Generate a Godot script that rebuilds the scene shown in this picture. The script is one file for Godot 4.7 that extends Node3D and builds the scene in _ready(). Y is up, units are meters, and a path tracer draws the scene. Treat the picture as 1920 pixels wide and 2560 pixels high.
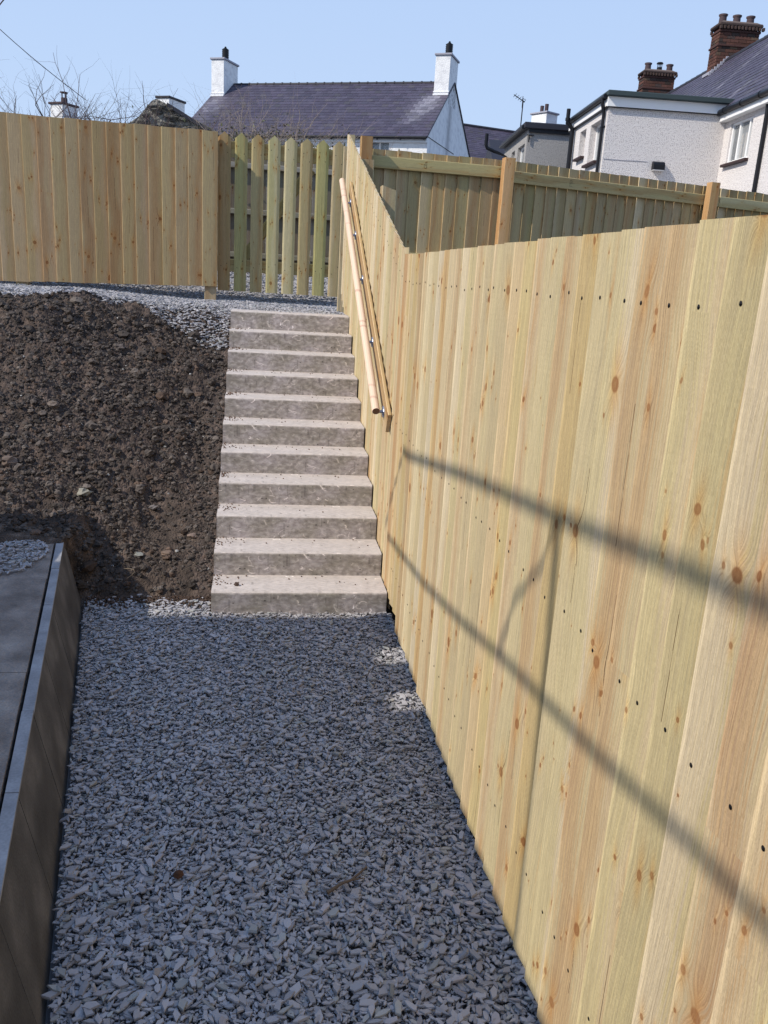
extends Node3D
# A slate path and concrete steps between a retaining wall, a soil bank and a new featheredge fence.
# World: metres, y up, the fence runs along -z; the lower path is y = 0, the landing y = 1.46.

const XF := 0.724          # face of the long fence
const XL := -0.2282        # left end of the steps
const XR := 0.7083
const Z0 := -4.139         # front of the bottom step
const TREAD := 0.2644
const RISE := 0.1326
const STRIPS := 16

var rng := RandomNumberGenerator.new()
var M := {}
var noise_a := FastNoiseLite.new()
var noise_b := FastNoiseLite.new()

# ---------------------------------------------------------------- helpers: nodes

func obj(called: String, st, m: Material, parent: Node = null, at := Transform3D()) -> MeshInstance3D:
	var o := MeshInstance3D.new()
	o.name = called
	o.mesh = st.commit() if st is SurfaceTool else st
	o.material_override = m
	o.transform = at
	(parent if parent else self).add_child(o, true)
	return o

func tag(o: Node, label := "", category := "", group := "", kind := "") -> Node:
	if label: o.set_meta("label", label)
	if category: o.set_meta("category", category)
	if group: o.set_meta("group", group)
	if kind: o.set_meta("kind", kind)
	return o

func thing(called: String, label: String, category: String, at := Transform3D(), group := "") -> Node3D:
	var o := Node3D.new()
	o.name = called
	o.transform = at
	add_child(o, true)
	tag(o, label, category, group)
	return o

func struct(called: String, st, m: Material) -> MeshInstance3D:
	var o := obj(called, st, m)
	o.set_meta("kind", "structure")
	return o

# ---------------------------------------------------------------- helpers: shapes

func mb() -> SurfaceTool:
	var st := SurfaceTool.new()
	st.begin(Mesh.PRIMITIVE_TRIANGLES)
	return st

func tri(st: SurfaceTool, p: Array, uv: Array, n: Vector3, col: Color) -> void:
	var g: Vector3 = (p[2] - p[0]).cross(p[1] - p[0])
	var o := [0, 1, 2] if g.dot(n) >= 0.0 else [0, 2, 1]
	for i in o:
		st.set_color(col)
		st.set_normal(n)
		st.set_uv(uv[i])
		st.add_vertex(p[i])

func quad(st: SurfaceTool, a: Vector3, b: Vector3, c: Vector3, d: Vector3, hint: Vector3, col := Color.WHITE, uv := []) -> void:
	var n := (b - a).cross(c - a)
	if n.length() < 1e-12: n = (c - a).cross(d - a)
	n = n.normalized()
	if n.dot(hint) < 0: n = -n
	if uv.is_empty():
		var t := (b - a).normalized()
		var s := n.cross(t)
		uv = [Vector2(0, 0), Vector2((b - a).dot(t), (b - a).dot(s)), Vector2((c - a).dot(t), (c - a).dot(s)), Vector2((d - a).dot(t), (d - a).dot(s))]
	tri(st, [a, b, c], [uv[0], uv[1], uv[2]], n, col)
	tri(st, [a, c, d], [uv[0], uv[2], uv[3]], n, col)

func box(st: SurfaceTool, c: Vector3, s: Vector3, bev := 0.0, bas := Basis(), col := Color.WHITE) -> void:
	# a chamfered box
	var h := s / 2.0
	var i := Vector3(h.x - bev, h.y - bev, h.z - bev)
	for ax in 3:
		for sg in [-1.0, 1.0]:
			var n := Vector3.ZERO
			n[ax] = sg
			var u := (ax + 1) % 3
			var v := (ax + 2) % 3
			var pts := []
			for k in [[-1, -1], [1, -1], [1, 1], [-1, 1]]:
				var p := Vector3.ZERO
				p[ax] = sg * h[ax]
				p[u] = k[0] * i[u]
				p[v] = k[1] * i[v]
				pts.append(c + bas * p)
			quad(st, pts[0], pts[1], pts[2], pts[3], bas * n, col)
	if bev <= 0.0: return
	for ax in 3:
		var u := (ax + 1) % 3
		var v := (ax + 2) % 3
		for k in [[-1, -1], [1, -1], [1, 1], [-1, 1]]:
			var pts := []
			for e in [[-1, 0], [1, 0], [1, 1], [-1, 1]]:
				var p := Vector3.ZERO
				p[ax] = e[0] * i[ax]
				p[u] = k[0] * (h[u] if e[1] == 0 else i[u])
				p[v] = k[1] * (i[v] if e[1] == 0 else h[v])
				pts.append(c + bas * p)
			var n := Vector3.ZERO
			n[u] = k[0]
			n[v] = k[1]
			quad(st, pts[0], pts[1], pts[2], pts[3], bas * n, col)
	for x in [-1, 1]:
		for y in [-1, 1]:
			for z in [-1, 1]:
				var n := Vector3(x, y, z)
				var p0 := c + bas * Vector3(x * h.x, y * i.y, z * i.z)
				var p1 := c + bas * Vector3(x * i.x, y * h.y, z * i.z)
				var p2 := c + bas * Vector3(x * i.x, y * i.y, z * h.z)
				tri(st, [p0, p1, p2], [Vector2.ZERO, Vector2.ZERO, Vector2.ZERO], (bas * n).normalized(), col)

func tube(st: SurfaceTool, pts: Array, radii: Array, sides := 8, cap := true, col := Color.WHITE) -> void:
	var rings := []
	var dirs := []
	var total := 0.0
	var lens := [0.0]
	var up := Vector3(0.31, 0.2, 0.93)
	for i in pts.size():
		var d: Vector3 = (pts[mini(i + 1, pts.size() - 1)] - pts[maxi(i - 1, 0)]).normalized()
		if i > 0:
			total += pts[i].distance_to(pts[i - 1])
			lens.append(total)
		var x := up.cross(d)
		if x.length() < 0.05: x = Vector3(1, 0.1, 0).cross(d)
		x = x.normalized()
		var y := d.cross(x)
		up = y.cross(x).normalized() * -1.0 if false else up
		var ring := []
		for k in sides + 1:
			var a := TAU * k / sides
			ring.append([pts[i] + (x * cos(a) + y * sin(a)) * radii[i], x * cos(a) + y * sin(a)])
		rings.append(ring)
		dirs.append(d)
	for i in pts.size() - 1:
		for k in sides:
			var q := [[i, k], [i, k + 1], [i + 1, k + 1], [i + 1, k]]
			var p := []
			for e in q: p.append(rings[e[0]][e[1]])
			var mid: Vector3 = p[0][1] + p[1][1]
			for t in [[0, 1, 2], [0, 2, 3]]:
				var g: Vector3 = (p[t[2]][0] - p[t[0]][0]).cross(p[t[1]][0] - p[t[0]][0])
				if g.dot(mid) < 0: t = [t[0], t[2], t[1]]
				for j in t:
					st.set_color(col)
					st.set_normal(p[j][1])
					st.set_uv(Vector2(float(q[j][1]) / sides, lens[q[j][0]]))
					st.add_vertex(p[j][0])
	if cap:
		for e in [0, pts.size() - 1]:
			var n: Vector3 = dirs[e] * (-1.0 if e == 0 else 1.0)
			for k in sides:
				tri(st, [pts[e], rings[e][k][0], rings[e][k + 1][0]], [Vector2.ZERO, Vector2.ZERO, Vector2.ZERO], n, col)

func prism(st: SurfaceTool, poly: Array, off: Vector3, col := Color.WHITE) -> void:
	# a planar polygon of Vector3 (convex) pushed along off
	var mid := Vector3.ZERO
	for p in poly: mid += p / poly.size()
	for k in range(1, poly.size() - 1):
		for e in [0, 1]:
			var n: Vector3 = off.normalized() * (-1.0 if e == 0 else 1.0)
			var nn: Vector3 = (poly[k] - poly[0]).cross(poly[k + 1] - poly[0]).normalized()
			if nn.dot(n) < 0: nn = -nn
			tri(st, [poly[0] + off * e, poly[k] + off * e, poly[k + 1] + off * e], [Vector2.ZERO, Vector2.ZERO, Vector2.ZERO], nn, col)
	for k in poly.size():
		var a: Vector3 = poly[k]
		var b: Vector3 = poly[(k + 1) % poly.size()]
		quad(st, a, b, b + off, a + off, (a + b) / 2.0 - mid, col)

func wall(st: SurfaceTool, o: Vector3, ux: Vector3, uy: Vector3, w: float, h: float, holes: Array, n: Vector3, deep := 0.12) -> void:
	# a wall face with rectangular openings [x0, y0, x1, y1] and their reveals
	var xs := [0.0, w]
	var ys := [0.0, h]
	for k in holes:
		xs.append_array([k[0], k[2]])
		ys.append_array([k[1], k[3]])
	xs.sort()
	ys.sort()
	for i in xs.size() - 1:
		for j in ys.size() - 1:
			var mx: float = (xs[i] + xs[i + 1]) / 2.0
			var my: float = (ys[j] + ys[j + 1]) / 2.0
			if xs[i + 1] - xs[i] < 1e-5 or ys[j + 1] - ys[j] < 1e-5: continue
			var cut := false
			for k in holes:
				if mx > k[0] and mx < k[2] and my > k[1] and my < k[3]: cut = true
			if cut: continue
			quad(st, o + ux * xs[i] + uy * ys[j], o + ux * xs[i + 1] + uy * ys[j], o + ux * xs[i + 1] + uy * ys[j + 1], o + ux * xs[i] + uy * ys[j + 1], n)
	for k in holes:
		var p := [o + ux * k[0] + uy * k[1], o + ux * k[2] + uy * k[1], o + ux * k[2] + uy * k[3], o + ux * k[0] + uy * k[3]]
		var mid: Vector3 = (p[0] + p[2]) / 2.0
		for e in 4:
			var a: Vector3 = p[e]
			var b: Vector3 = p[(e + 1) % 4]
			quad(st, a, b, b - n * deep, a - n * deep, mid - (a + b) / 2.0)

# ---------------------------------------------------------------- materials and textures

func lin(r: float, g: float, b: float) -> Color:
	return Color(r, g, b).linear_to_srgb()

func plain(c: Color, rough := 0.8, metal := 0.0) -> StandardMaterial3D:
	var m := StandardMaterial3D.new()
	m.albedo_color = c
	m.roughness = rough
	m.metallic = metal
	m.metallic_specular = 0.35
	return m

func fbm(seed_: int, freq: float, oct := 4, kind := FastNoiseLite.TYPE_SIMPLEX_SMOOTH) -> FastNoiseLite:
	var n := FastNoiseLite.new()
	n.seed = seed_
	n.noise_type = kind
	n.frequency = freq
	n.fractal_type = FastNoiseLite.FRACTAL_FBM
	n.fractal_octaves = oct
	return n

func noise_bytes(n: FastNoiseLite, w: int, h: int, skirt := true) -> PackedByteArray:
	var im: Image = n.get_seamless_image(w, h) if skirt else n.get_image(w, h)
	im.convert(Image.FORMAT_L8)
	return im.get_data()

func tex(w: int, h: int, data: PackedByteArray, grey := false) -> ImageTexture:
	return ImageTexture.create_from_image(Image.create_from_data(w, h, false, Image.FORMAT_L8 if grey else Image.FORMAT_RGB8, data))

func ramp_tex(n: FastNoiseLite, size: int, stops: Array, detail: FastNoiseLite = null, amount := 0.0) -> ImageTexture:
	# noise through a list of [position, Color sRGB], with a second fine noise over it
	var a := noise_bytes(n, size, size)
	var b := noise_bytes(detail, size, size) if detail else PackedByteArray()
	var table := []
	for i in 256:
		var t := i / 255.0
		var c: Color = stops[0][1]
		for k in stops.size() - 1:
			if t >= stops[k][0]:
				c = stops[k][1].lerp(stops[k + 1][1], clampf((t - stops[k][0]) / (stops[k + 1][0] - stops[k][0]), 0, 1))
		table.append(c)
	var out := PackedByteArray()
	out.resize(size * size * 3)
	for i in size * size:
		var c: Color = table[a[i]]
		var d := 1.0 + (b[i] / 255.0 - 0.5) * amount if detail else 1.0
		out[i * 3] = clampi(int(c.r * d * 255), 0, 255)
		out[i * 3 + 1] = clampi(int(c.g * d * 255), 0, 255)
		out[i * 3 + 2] = clampi(int(c.b * d * 255), 0, 255)
	return tex(size, size, out)

func grey_tex(n: FastNoiseLite, size: int) -> ImageTexture:
	return tex(size, size, noise_bytes(n, size, size), true)

func tri_mat(color_tex: Texture2D, scale: float, rough: float, bump: Texture2D = null, bump_cm := 0.0, world := true) -> StandardMaterial3D:
	var m := StandardMaterial3D.new()
	m.albedo_texture = color_tex
	m.roughness = rough
	m.metallic_specular = 0.3
	m.uv1_triplanar = true
	m.uv1_world_triplanar = world
	m.uv1_scale = Vector3.ONE * scale
	m.uv1_triplanar_sharpness = 4.0
	m.vertex_color_use_as_albedo = true
	if bump:
		m.heightmap_enabled = true
		m.heightmap_texture = bump
		m.heightmap_scale = bump_cm
	return m

func make_wood() -> void:
	# an atlas of sixteen sawn softwood boards, 1 mm across and 2 mm along to the pixel
	var W := 2048
	var H := 1024
	var SW := W / STRIPS
	var col := PackedByteArray()
	col.resize(W * H * 3)
	var hgt := PackedByteArray()
	hgt.resize(W * H)
	var fine := noise_bytes(fbm(11, 0.22, 2), 1024, 1024)
	var long := fbm(5, 1.0, 3)
	var streak := noise_bytes(fbm(12, 0.05, 4), 1024, 1024)
	# sapwood, heartwood and treatment tints (sRGB)
	var saps := [Color(0.795, 0.725, 0.585), Color(0.775, 0.715, 0.565), Color(0.825, 0.765, 0.64), Color(0.785, 0.705, 0.565)]
	var hearts := [Color(0.725, 0.60, 0.44), Color(0.745, 0.64, 0.49), Color(0.68, 0.55, 0.405), Color(0.755, 0.665, 0.52)]
	var greens := [Color(0.75, 0.695, 0.53), Color(0.77, 0.715, 0.56)]
	for s in STRIPS:
		var sap: Color = saps[s % 4]
		var heart: Color = hearts[(s * 7 + 1) % 4]
		var green: Color = greens[s % 2]
		var ring := PackedFloat32Array()
		ring.resize(2048)
		var pos := 0.0
		var spacing := rng.randf_range(13.0, 36.0)
		var i := 0
		while i < 2048:
			var step := maxi(4, int(spacing * rng.randf_range(0.6, 1.5)))
			var strong := rng.randf_range(0.25, 1.0)
			for k in step:
				if i + k < 2048:
					var t := float(k) / step
					ring[i + k] = strong * pow(t, 3.0) * (1.0 if t < 0.86 else (1.0 - t) / 0.14)
			i += step
		var hc := rng.randf_range(0.1, 0.9) * SW
		var hw := rng.randf_range(0.10, 0.36) * SW if s % 3 != 0 else rng.randf_range(0.02, 0.1) * SW
		var gc := rng.randf_range(0.0, 1.0) * SW
		var gw := rng.randf_range(0.1, 0.45) * SW
		var wane := rng.randf_range(3.0, 16.0)
		var disp := PackedFloat32Array()
		disp.resize(SW * H)
		var km := PackedFloat32Array()
		km.resize(SW * H)
		var kd := PackedFloat32Array()
		kd.resize(SW * H)
		var knots := []
		var whorl := rng.randf_range(0.1, 0.5)
		for w in 3:
			for e in rng.randi_range(1, 3):
				knots.append([rng.randf_range(0.06, 0.94) * SW, (whorl + rng.randf_range(-0.02, 0.02)) * H, rng.randf_range(5.0, 13.0) * (0.6 if e else 1.0)])
			whorl += rng.randf_range(0.2, 0.36)
		for e in 8:
			knots.append([rng.randf_range(0.05, 0.95) * SW, rng.randf() * H, rng.randf_range(1.8, 5.5)])
		for k in knots:
			var r: float = k[2]
			var ry := r * rng.randf_range(0.55, 0.95)  # rows are 2 mm
			var dark := rng.randf_range(0.25, 1.0)
			var tilt := rng.randf_range(-0.35, 0.35)
			for y in range(maxi(0, int(k[1] - 9.0 * ry)), mini(H, int(k[1] + 9.0 * ry))):
				for x in range(maxi(0, int(k[0] - 5.0 * r)), mini(SW, int(k[0] + 5.0 * r))):
					var dx: float = x - k[0] + tilt * (y - k[1])
					var dy: float = (y - k[1]) * r / ry
					var d := sqrt(dx * dx + dy * dy) / r
					var far := exp(-(dx * dx / (r * r * 5.0) + dy * dy / (r * r * 9.0)))
					var tail := exp(-(dx * dx / (r * r * 2.2) + dy * dy / (r * r * 22.0)))
					disp[y * SW + x] += far * r * 1.7 * (1.0 if dx > 0 else -1.0)
					kd[y * SW + x] = maxf(kd[y * SW + x], tail * 0.75 * minf(1.0, r / 6.0))
					if d < 1.15:
						var v := clampf((1.15 - d) / 0.35, 0.0, 1.0) * (0.35 + 0.5 * dark) * (0.72 + 0.28 * d + 0.05 * sin(d * 17.0 + 2.0 * dx / r))
						km[y * SW + x] = maxf(km[y * SW + x], v)
		var shakes := []
		for e in rng.randi_range(0, 3):
			shakes.append([rng.randf_range(0.1, 0.9) * SW, rng.randf_range(0.0, 0.9) * H, rng.randf_range(0.04, 0.16) * H])
		for y in H:
			var yn := float(y) / H
			var w1 := long.get_noise_2d(yn * 1.6, s * 17.0) * 34.0
			var w2 := long.get_noise_2d(yn * 2.4 + 50.0, s * 13.0) * 30.0
			var w3 := long.get_noise_2d(yn * 3.0 + 90.0, s * 11.0) * 30.0
			var edge := wane + long.get_noise_2d(yn * 4.0 + 140.0, s * 7.0) * 12.0
			var saw := 0.5 + 0.5 * sin(y * 0.74 + s)
			var base := y * W + s * SW
			var fr := ((y >> 3) & 1023) * 1024
			var sr := ((y >> 4) + s * 64 & 1023) * 1024
			for x in SW:
				var q := y * SW + x
				var dsp := disp[q]
				var g := x + w1 + dsp + 400.0
				var rg := ring[int(g * 5.0) & 2047]
				var sk := streak[sr + ((int(g * 3.4) + s * 131) & 1023)] / 255.0 - 0.5
				var hm := clampf((hw - absf(x + w2 + dsp * 1.1 - hc) + sk * 62.0) / 20.0 + 0.5, 0.0, 1.0) * 0.68
				var gm := clampf((gw - absf(x + w3 - gc) + sk * 56.0) / 20.0 + 0.5, 0.0, 1.0) * 0.75 * (1.0 - hm)
				var f := fine[fr + ((int(g * 3.0) + s * 61) & 1023)] / 255.0 - 0.5
				var f2 := fine[((y * 3) & 1023) * 1024 + ((x * 5 + s * 37) & 1023)] / 255.0 - 0.5
				var r := lerpf(lerpf(sap.r, heart.r, hm), green.r, gm)
				var gg := lerpf(lerpf(sap.g, heart.g, hm), green.g, gm)
				var b := lerpf(lerpf(sap.b, heart.b, hm), green.b, gm)
				var lite := 1.0 + f * 0.20 + f2 * 0.07 - rg * 0.15 + sk * 0.18
				if x < edge: lite += 0.10 * minf(1.0, (edge - x) / 3.0)
				lite -= 0.05 * x / SW - 0.02
				r *= lite
				gg *= lite - rg * 0.035 - kd[q] * 0.12
				b *= lite - rg * 0.085 - kd[q] * 0.26 - sk * 0.05
				var k := km[q]
				if k > 0.0:
					r = lerpf(r, 0.49, k * 0.9)
					gg = lerpf(gg, 0.30, k * 0.9)
					b = lerpf(b, 0.17, k * 0.9)
				for c in shakes:
					if y > c[1] and y < c[1] + c[2] and absf(x + dsp + w1 * 0.3 - c[0]) < 0.9:
						r *= 0.62
						gg *= 0.58
						b *= 0.55
				var at := (base + x) * 3
				col[at] = clampi(int(r * 255.0), 0, 255)
				col[at + 1] = clampi(int(gg * 255.0), 0, 255)
				col[at + 2] = clampi(int(b * 255.0), 0, 255)
				hgt[base + x] = clampi(int(128.0 + f * 140.0 - rg * 60.0 + saw * 14.0 + f2 * 90.0 - k * 20.0), 0, 255)
	var ct := tex(W, H, col)
	var ht := tex(W, H, hgt, true)
	for kind in ["wood", "wood_weathered"]:
		var m := StandardMaterial3D.new()
		m.albedo_texture = ct
		m.albedo_color = lin(0.88, 0.875, 0.885) if kind == "wood" else lin(0.42, 0.46, 0.58)
		m.roughness = 0.72
		m.metallic_specular = 0.28
		m.vertex_color_use_as_albedo = true
		m.heightmap_enabled = true
		m.heightmap_texture = ht
		m.heightmap_scale = 0.13
		M[kind] = m

func make_concrete() -> void:
	# upper half: worn pale treads; lower half: mottled cast risers with scrapes
	var S := 1024
	var big := noise_bytes(fbm(21, 0.006, 4), S, S)
	var mid := noise_bytes(fbm(22, 0.034, 5), S, S)
	var warp := fbm(23, 0.012, 4, FastNoiseLite.TYPE_SIMPLEX)
	warp.domain_warp_enabled = true
	warp.domain_warp_amplitude = 60.0
	warp.domain_warp_frequency = 0.02
	var swirl := noise_bytes(warp, S, S)
	var grit := noise_bytes(fbm(24, 0.3, 2), S, S)
	var out := PackedByteArray()
	out.resize(S * S * 3)
	var hg := PackedByteArray()
	hg.resize(S * S)
	for y in S:
		var riser := y >= 512
		for x in S:
			var i := y * S + x
			var b := big[i] / 255.0 - 0.5
			var m := mid[i] / 255.0 - 0.5
			var w := swirl[i] / 255.0
			var g := grit[i] / 255.0 - 0.5
			var r := 0.685
			var gg := 0.652
			var bb := 0.628
			var lite := 1.0 + g * 0.16
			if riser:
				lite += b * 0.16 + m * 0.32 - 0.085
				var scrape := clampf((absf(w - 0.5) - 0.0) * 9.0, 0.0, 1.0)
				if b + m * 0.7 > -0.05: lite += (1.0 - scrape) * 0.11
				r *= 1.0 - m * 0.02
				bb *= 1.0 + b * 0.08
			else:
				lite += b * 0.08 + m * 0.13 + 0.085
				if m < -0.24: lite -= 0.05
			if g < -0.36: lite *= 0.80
			out[i * 3] = clampi(int(r * lite * 255.0), 0, 255)
			out[i * 3 + 1] = clampi(int(gg * lite * 255.0), 0, 255)
			out[i * 3 + 2] = clampi(int(bb * lite * 255.0), 0, 255)
			hg[i] = clampi(int(128 + g * 90 + m * 80), 0, 255)
	# scrapes, drips and air holes on the cast faces; a few scuffs on the treads
	for e in 400:
		var kind := e % 4
		var x := rng.randf() * S
		var y := rng.randf_range(530, 1015) if e < 350 else rng.randf_range(20, 480)
		var dir := rng.randf() * TAU
		var bend := rng.randfn(0, 0.05)
		var steps_ := rng.randi_range(12, 48)
		var gain := rng.randf_range(1.05, 1.15)
		var wide := rng.randi_range(1, 3)
		if kind == 1:
			dir = PI / 2
			bend = 0.0
			gain = rng.randf_range(0.84, 0.94)
			steps_ = rng.randi_range(20, 70)
			wide = rng.randi_range(2, 7)
		elif kind == 2:
			steps_ = 1
			gain = rng.randf_range(0.45, 0.7)
			wide = rng.randi_range(1, 3)
		for q in steps_:
			for dx in range(-wide, wide + 1):
				for dy in range(-wide if kind != 1 else 0, (wide if kind != 1 else 0) + 1):
					if dx * dx + dy * dy > wide * wide: continue
					var px := posmod(int(x) + dx, S)
					var py := clampi(int(y) + dy, 0 if e >= 350 else 514, S - 1 if e < 350 else 510)
					var g2 := lerpf(gain, 1.0, float(dx * dx + dy * dy) / (wide * wide + 1.0)) if kind == 1 else (1.0 + (gain - 1.0) * 0.5 if kind != 2 else gain)
					for ch in 3:
						var o := (py * S + px) * 3 + ch
						out[o] = clampi(int(out[o] * g2), 0, 255)
			x += cos(dir)
			y += sin(dir)
			dir += bend + rng.randfn(0, 0.08) * (0.0 if kind == 1 else 1.0)
	var mt := StandardMaterial3D.new()
	mt.albedo_texture = tex(S, S, out)
	mt.roughness = 0.9
	mt.metallic_specular = 0.25
	mt.heightmap_enabled = true
	mt.heightmap_texture = tex(S, S, hg, true)
	mt.heightmap_scale = 0.12
	mt.vertex_color_use_as_albedo = true
	M.concrete = mt

func make_materials() -> void:
	make_wood()
	make_concrete()
	var cells := fbm(31, 0.055, 2, FastNoiseLite.TYPE_CELLULAR)
	cells.cellular_return_type = FastNoiseLite.RETURN_DISTANCE
	var cell_tex := grey_tex(cells, 512)
	M.white_dash = tri_mat(ramp_tex(cells, 512, [[0.0, Color(0.93, 0.915, 0.90)], [0.45, Color(0.88, 0.86, 0.85)], [0.8, Color(0.68, 0.65, 0.65)], [1.0, Color(0.55, 0.53, 0.53)]], fbm(32, 0.2, 2), 0.12), 1.9, 0.95, cell_tex, -0.9, false)
	M.grey_dash = tri_mat(ramp_tex(cells, 512, [[0.0, Color(0.72, 0.71, 0.70)], [0.5, Color(0.62, 0.61, 0.60)], [1.0, Color(0.44, 0.43, 0.43)]], fbm(33, 0.2, 2), 0.2), 1.8, 0.95, cell_tex, -0.8, false)
	M.white_render = tri_mat(ramp_tex(fbm(34, 0.02, 5), 256, [[0.0, Color(0.82, 0.82, 0.83)], [0.5, Color(0.91, 0.91, 0.91)], [1.0, Color(0.94, 0.94, 0.94)]]), 0.5, 0.9, grey_tex(fbm(35, 0.12, 3), 256), 0.8, false)
	M.white_paint = plain(Color(0.93, 0.93, 0.93), 0.45)
	M.beige_paint = plain(Color(0.63, 0.58, 0.54), 0.6)
	M.slate_roof = plain(Color.WHITE, 0.55)
	M.slate_roof.vertex_color_use_as_albedo = true
	M.slate_roof.albedo_texture = ramp_tex(fbm(36, 0.03, 5), 256, [[0.0, Color(0.8, 0.8, 0.8)], [1.0, Color(1, 1, 1)]])
	M.dark_tile = plain(Color(0.19, 0.19, 0.22), 0.5)
	M.black_plastic = plain(Color(0.10, 0.105, 0.125), 0.4)
	M.green_felt = plain(Color(0.245, 0.29, 0.30), 0.8)
	M.lead = plain(Color(0.62, 0.62, 0.66), 0.6)
	M.brick = tri_mat(ramp_tex(fbm(37, 0.05, 4), 256, [[0.0, Color(0.75, 0.75, 0.75)], [1.0, Color(1, 1, 1)]]), 2.0, 0.9, grey_tex(fbm(38, 0.15, 3), 256), 0.3, false)
	M.mortar = plain(Color(0.42, 0.37, 0.34), 0.95)
	M.terracotta = plain(Color(0.31, 0.26, 0.27), 0.8)
	M.sill = plain(Color(0.24, 0.18, 0.18), 0.6)
	M.glass_dark = plain(Color(0.20, 0.22, 0.24), 0.08)
	M.glass_dark.metallic_specular = 0.7
	M.curtain = plain(Color(0.66, 0.64, 0.62), 0.9)
	M.glass = plain(Color(0.9, 0.93, 0.95, 0.12), 0.03)
	M.glass.transparency = BaseMaterial3D.TRANSPARENCY_ALPHA
	M.galvanised = plain(Color(0.62, 0.66, 0.74), 0.38, 0.75)
	M.nail = plain(Color(0.09, 0.09, 0.105), 0.5, 0.5)
	M.wire = plain(Color(0.16, 0.16, 0.18), 0.7)
	M.steel = plain(Color(0.5, 0.5, 0.52), 0.45, 0.8)
	M.chips = plain(Color.WHITE, 0.62)
	M.chips.metallic_specular = 0.3
	M.chips.vertex_color_use_as_albedo = true
	M.chips.heightmap_enabled = false
	M.soil = tri_mat(ramp_tex(fbm(41, 0.018, 5), 512, [[0.0, Color(0.19, 0.167, 0.155)], [0.4, Color(0.285, 0.248, 0.226)], [0.7, Color(0.36, 0.31, 0.28)], [1.0, Color(0.48, 0.425, 0.39)]], fbm(42, 0.25, 3), 0.5), 0.9, 0.98, grey_tex(fbm(43, 0.12, 4), 512), 1.2)
	M.clod = plain(Color.WHITE, 0.98)
	M.clod.vertex_color_use_as_albedo = true
	M.clod.metallic_specular = 0.15
	M.slab = tri_mat(ramp_tex(fbm(44, 0.012, 6), 512, [[0.0, Color(0.42, 0.385, 0.36)], [0.5, Color(0.535, 0.495, 0.465)], [1.0, Color(0.64, 0.60, 0.565)]], fbm(45, 0.3, 2), 0.22), 0.8, 0.92, grey_tex(fbm(46, 0.08, 5), 512), 0.7)
	M.wall_panel = tri_mat(ramp_tex(fbm(47, 0.01, 5), 256, [[0.0, Color(0.29, 0.28, 0.27)], [0.5, Color(0.35, 0.34, 0.33)], [1.0, Color(0.46, 0.445, 0.43)]], fbm(48, 0.35, 1), 0.12), 1.2, 0.9, grey_tex(fbm(49, 0.4, 1), 256), 0.12)
	M.wall_cap = tri_mat(ramp_tex(fbm(50, 0.02, 5), 256, [[0.0, Color(0.50, 0.50, 0.51)], [1.0, Color(0.66, 0.66, 0.67)]], fbm(51, 0.35, 1), 0.12), 1.2, 0.8)
	M.earth = plain(Color(0.38, 0.38, 0.39), 0.95)
	M.grass = tri_mat(ramp_tex(fbm(52, 0.05, 5), 256, [[0.0, Color(0.17, 0.21, 0.10)], [1.0, Color(0.36, 0.38, 0.20)]]), 0.5, 0.95)
	M.stone_wall = tri_mat(ramp_tex(fbm(53, 0.03, 5), 256, [[0.0, Color(0.34, 0.33, 0.31)], [0.5, Color(0.50, 0.485, 0.455)], [1.0, Color(0.66, 0.64, 0.60)]]), 0.8, 0.95, grey_tex(fbm(54, 0.05, 4), 256), 6.0, false)
	M.twig = plain(Color.WHITE, 0.85)
	M.twig.vertex_color_use_as_albedo = true
	M.leaf = plain(Color.WHITE, 0.6)
	M.leaf.vertex_color_use_as_albedo = true
	M.leaf.backlight_enabled = true
	M.leaf.backlight = Color(0.3, 0.3, 0.2)
	# planed handrail: warm beech with a few darker rings
	var S := 512
	var a := noise_bytes(fbm(60, 0.02, 4), S, S)
	var d := PackedByteArray()
	d.resize(S * S * 3)
	var rings := []
	for i in 8: rings.append([rng.randi_range(8, 500), rng.randf_range(0.4, 1.0)])
	for y in S:
		var ringd := 0.0
		for x in S:
			ringd = 0.0
			for k in rings:
				var o := absf(y - k[0] + 3.0 * sin(x * TAU / S))
				if o < 3.0: ringd = maxf(ringd, (3.0 - o) / 3.0 * k[1])
			var n := a[((y >> 3) & 511) * S + x] / 255.0 - 0.5
			var l := 1.0 + n * 0.12 - ringd * 0.13
			d[(y * S + x) * 3] = clampi(int(0.87 * l * 255), 0, 255)
			d[(y * S + x) * 3 + 1] = clampi(int(0.765 * (l - ringd * 0.05) * 255), 0, 255)
			d[(y * S + x) * 3 + 2] = clampi(int(0.67 * (l - ringd * 0.06) * 255), 0, 255)
	M.beech = plain(Color.WHITE, 0.5)
	M.beech.albedo_texture = tex(S, S, d)
	M.beech.uv1_scale = Vector3(1, 0.38, 1)
	M.beech_end = plain(Color(0.47, 0.37, 0.31), 0.8)

# ---------------------------------------------------------------- timber

func tint(lo := 0.88, hi := 1.08) -> Color:
	var v := rng.randf_range(lo, hi)
	return Color(v * rng.randf_range(0.99, 1.015), v * rng.randf_range(0.98, 1.01), v * rng.randf_range(0.94, 1.03))

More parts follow.
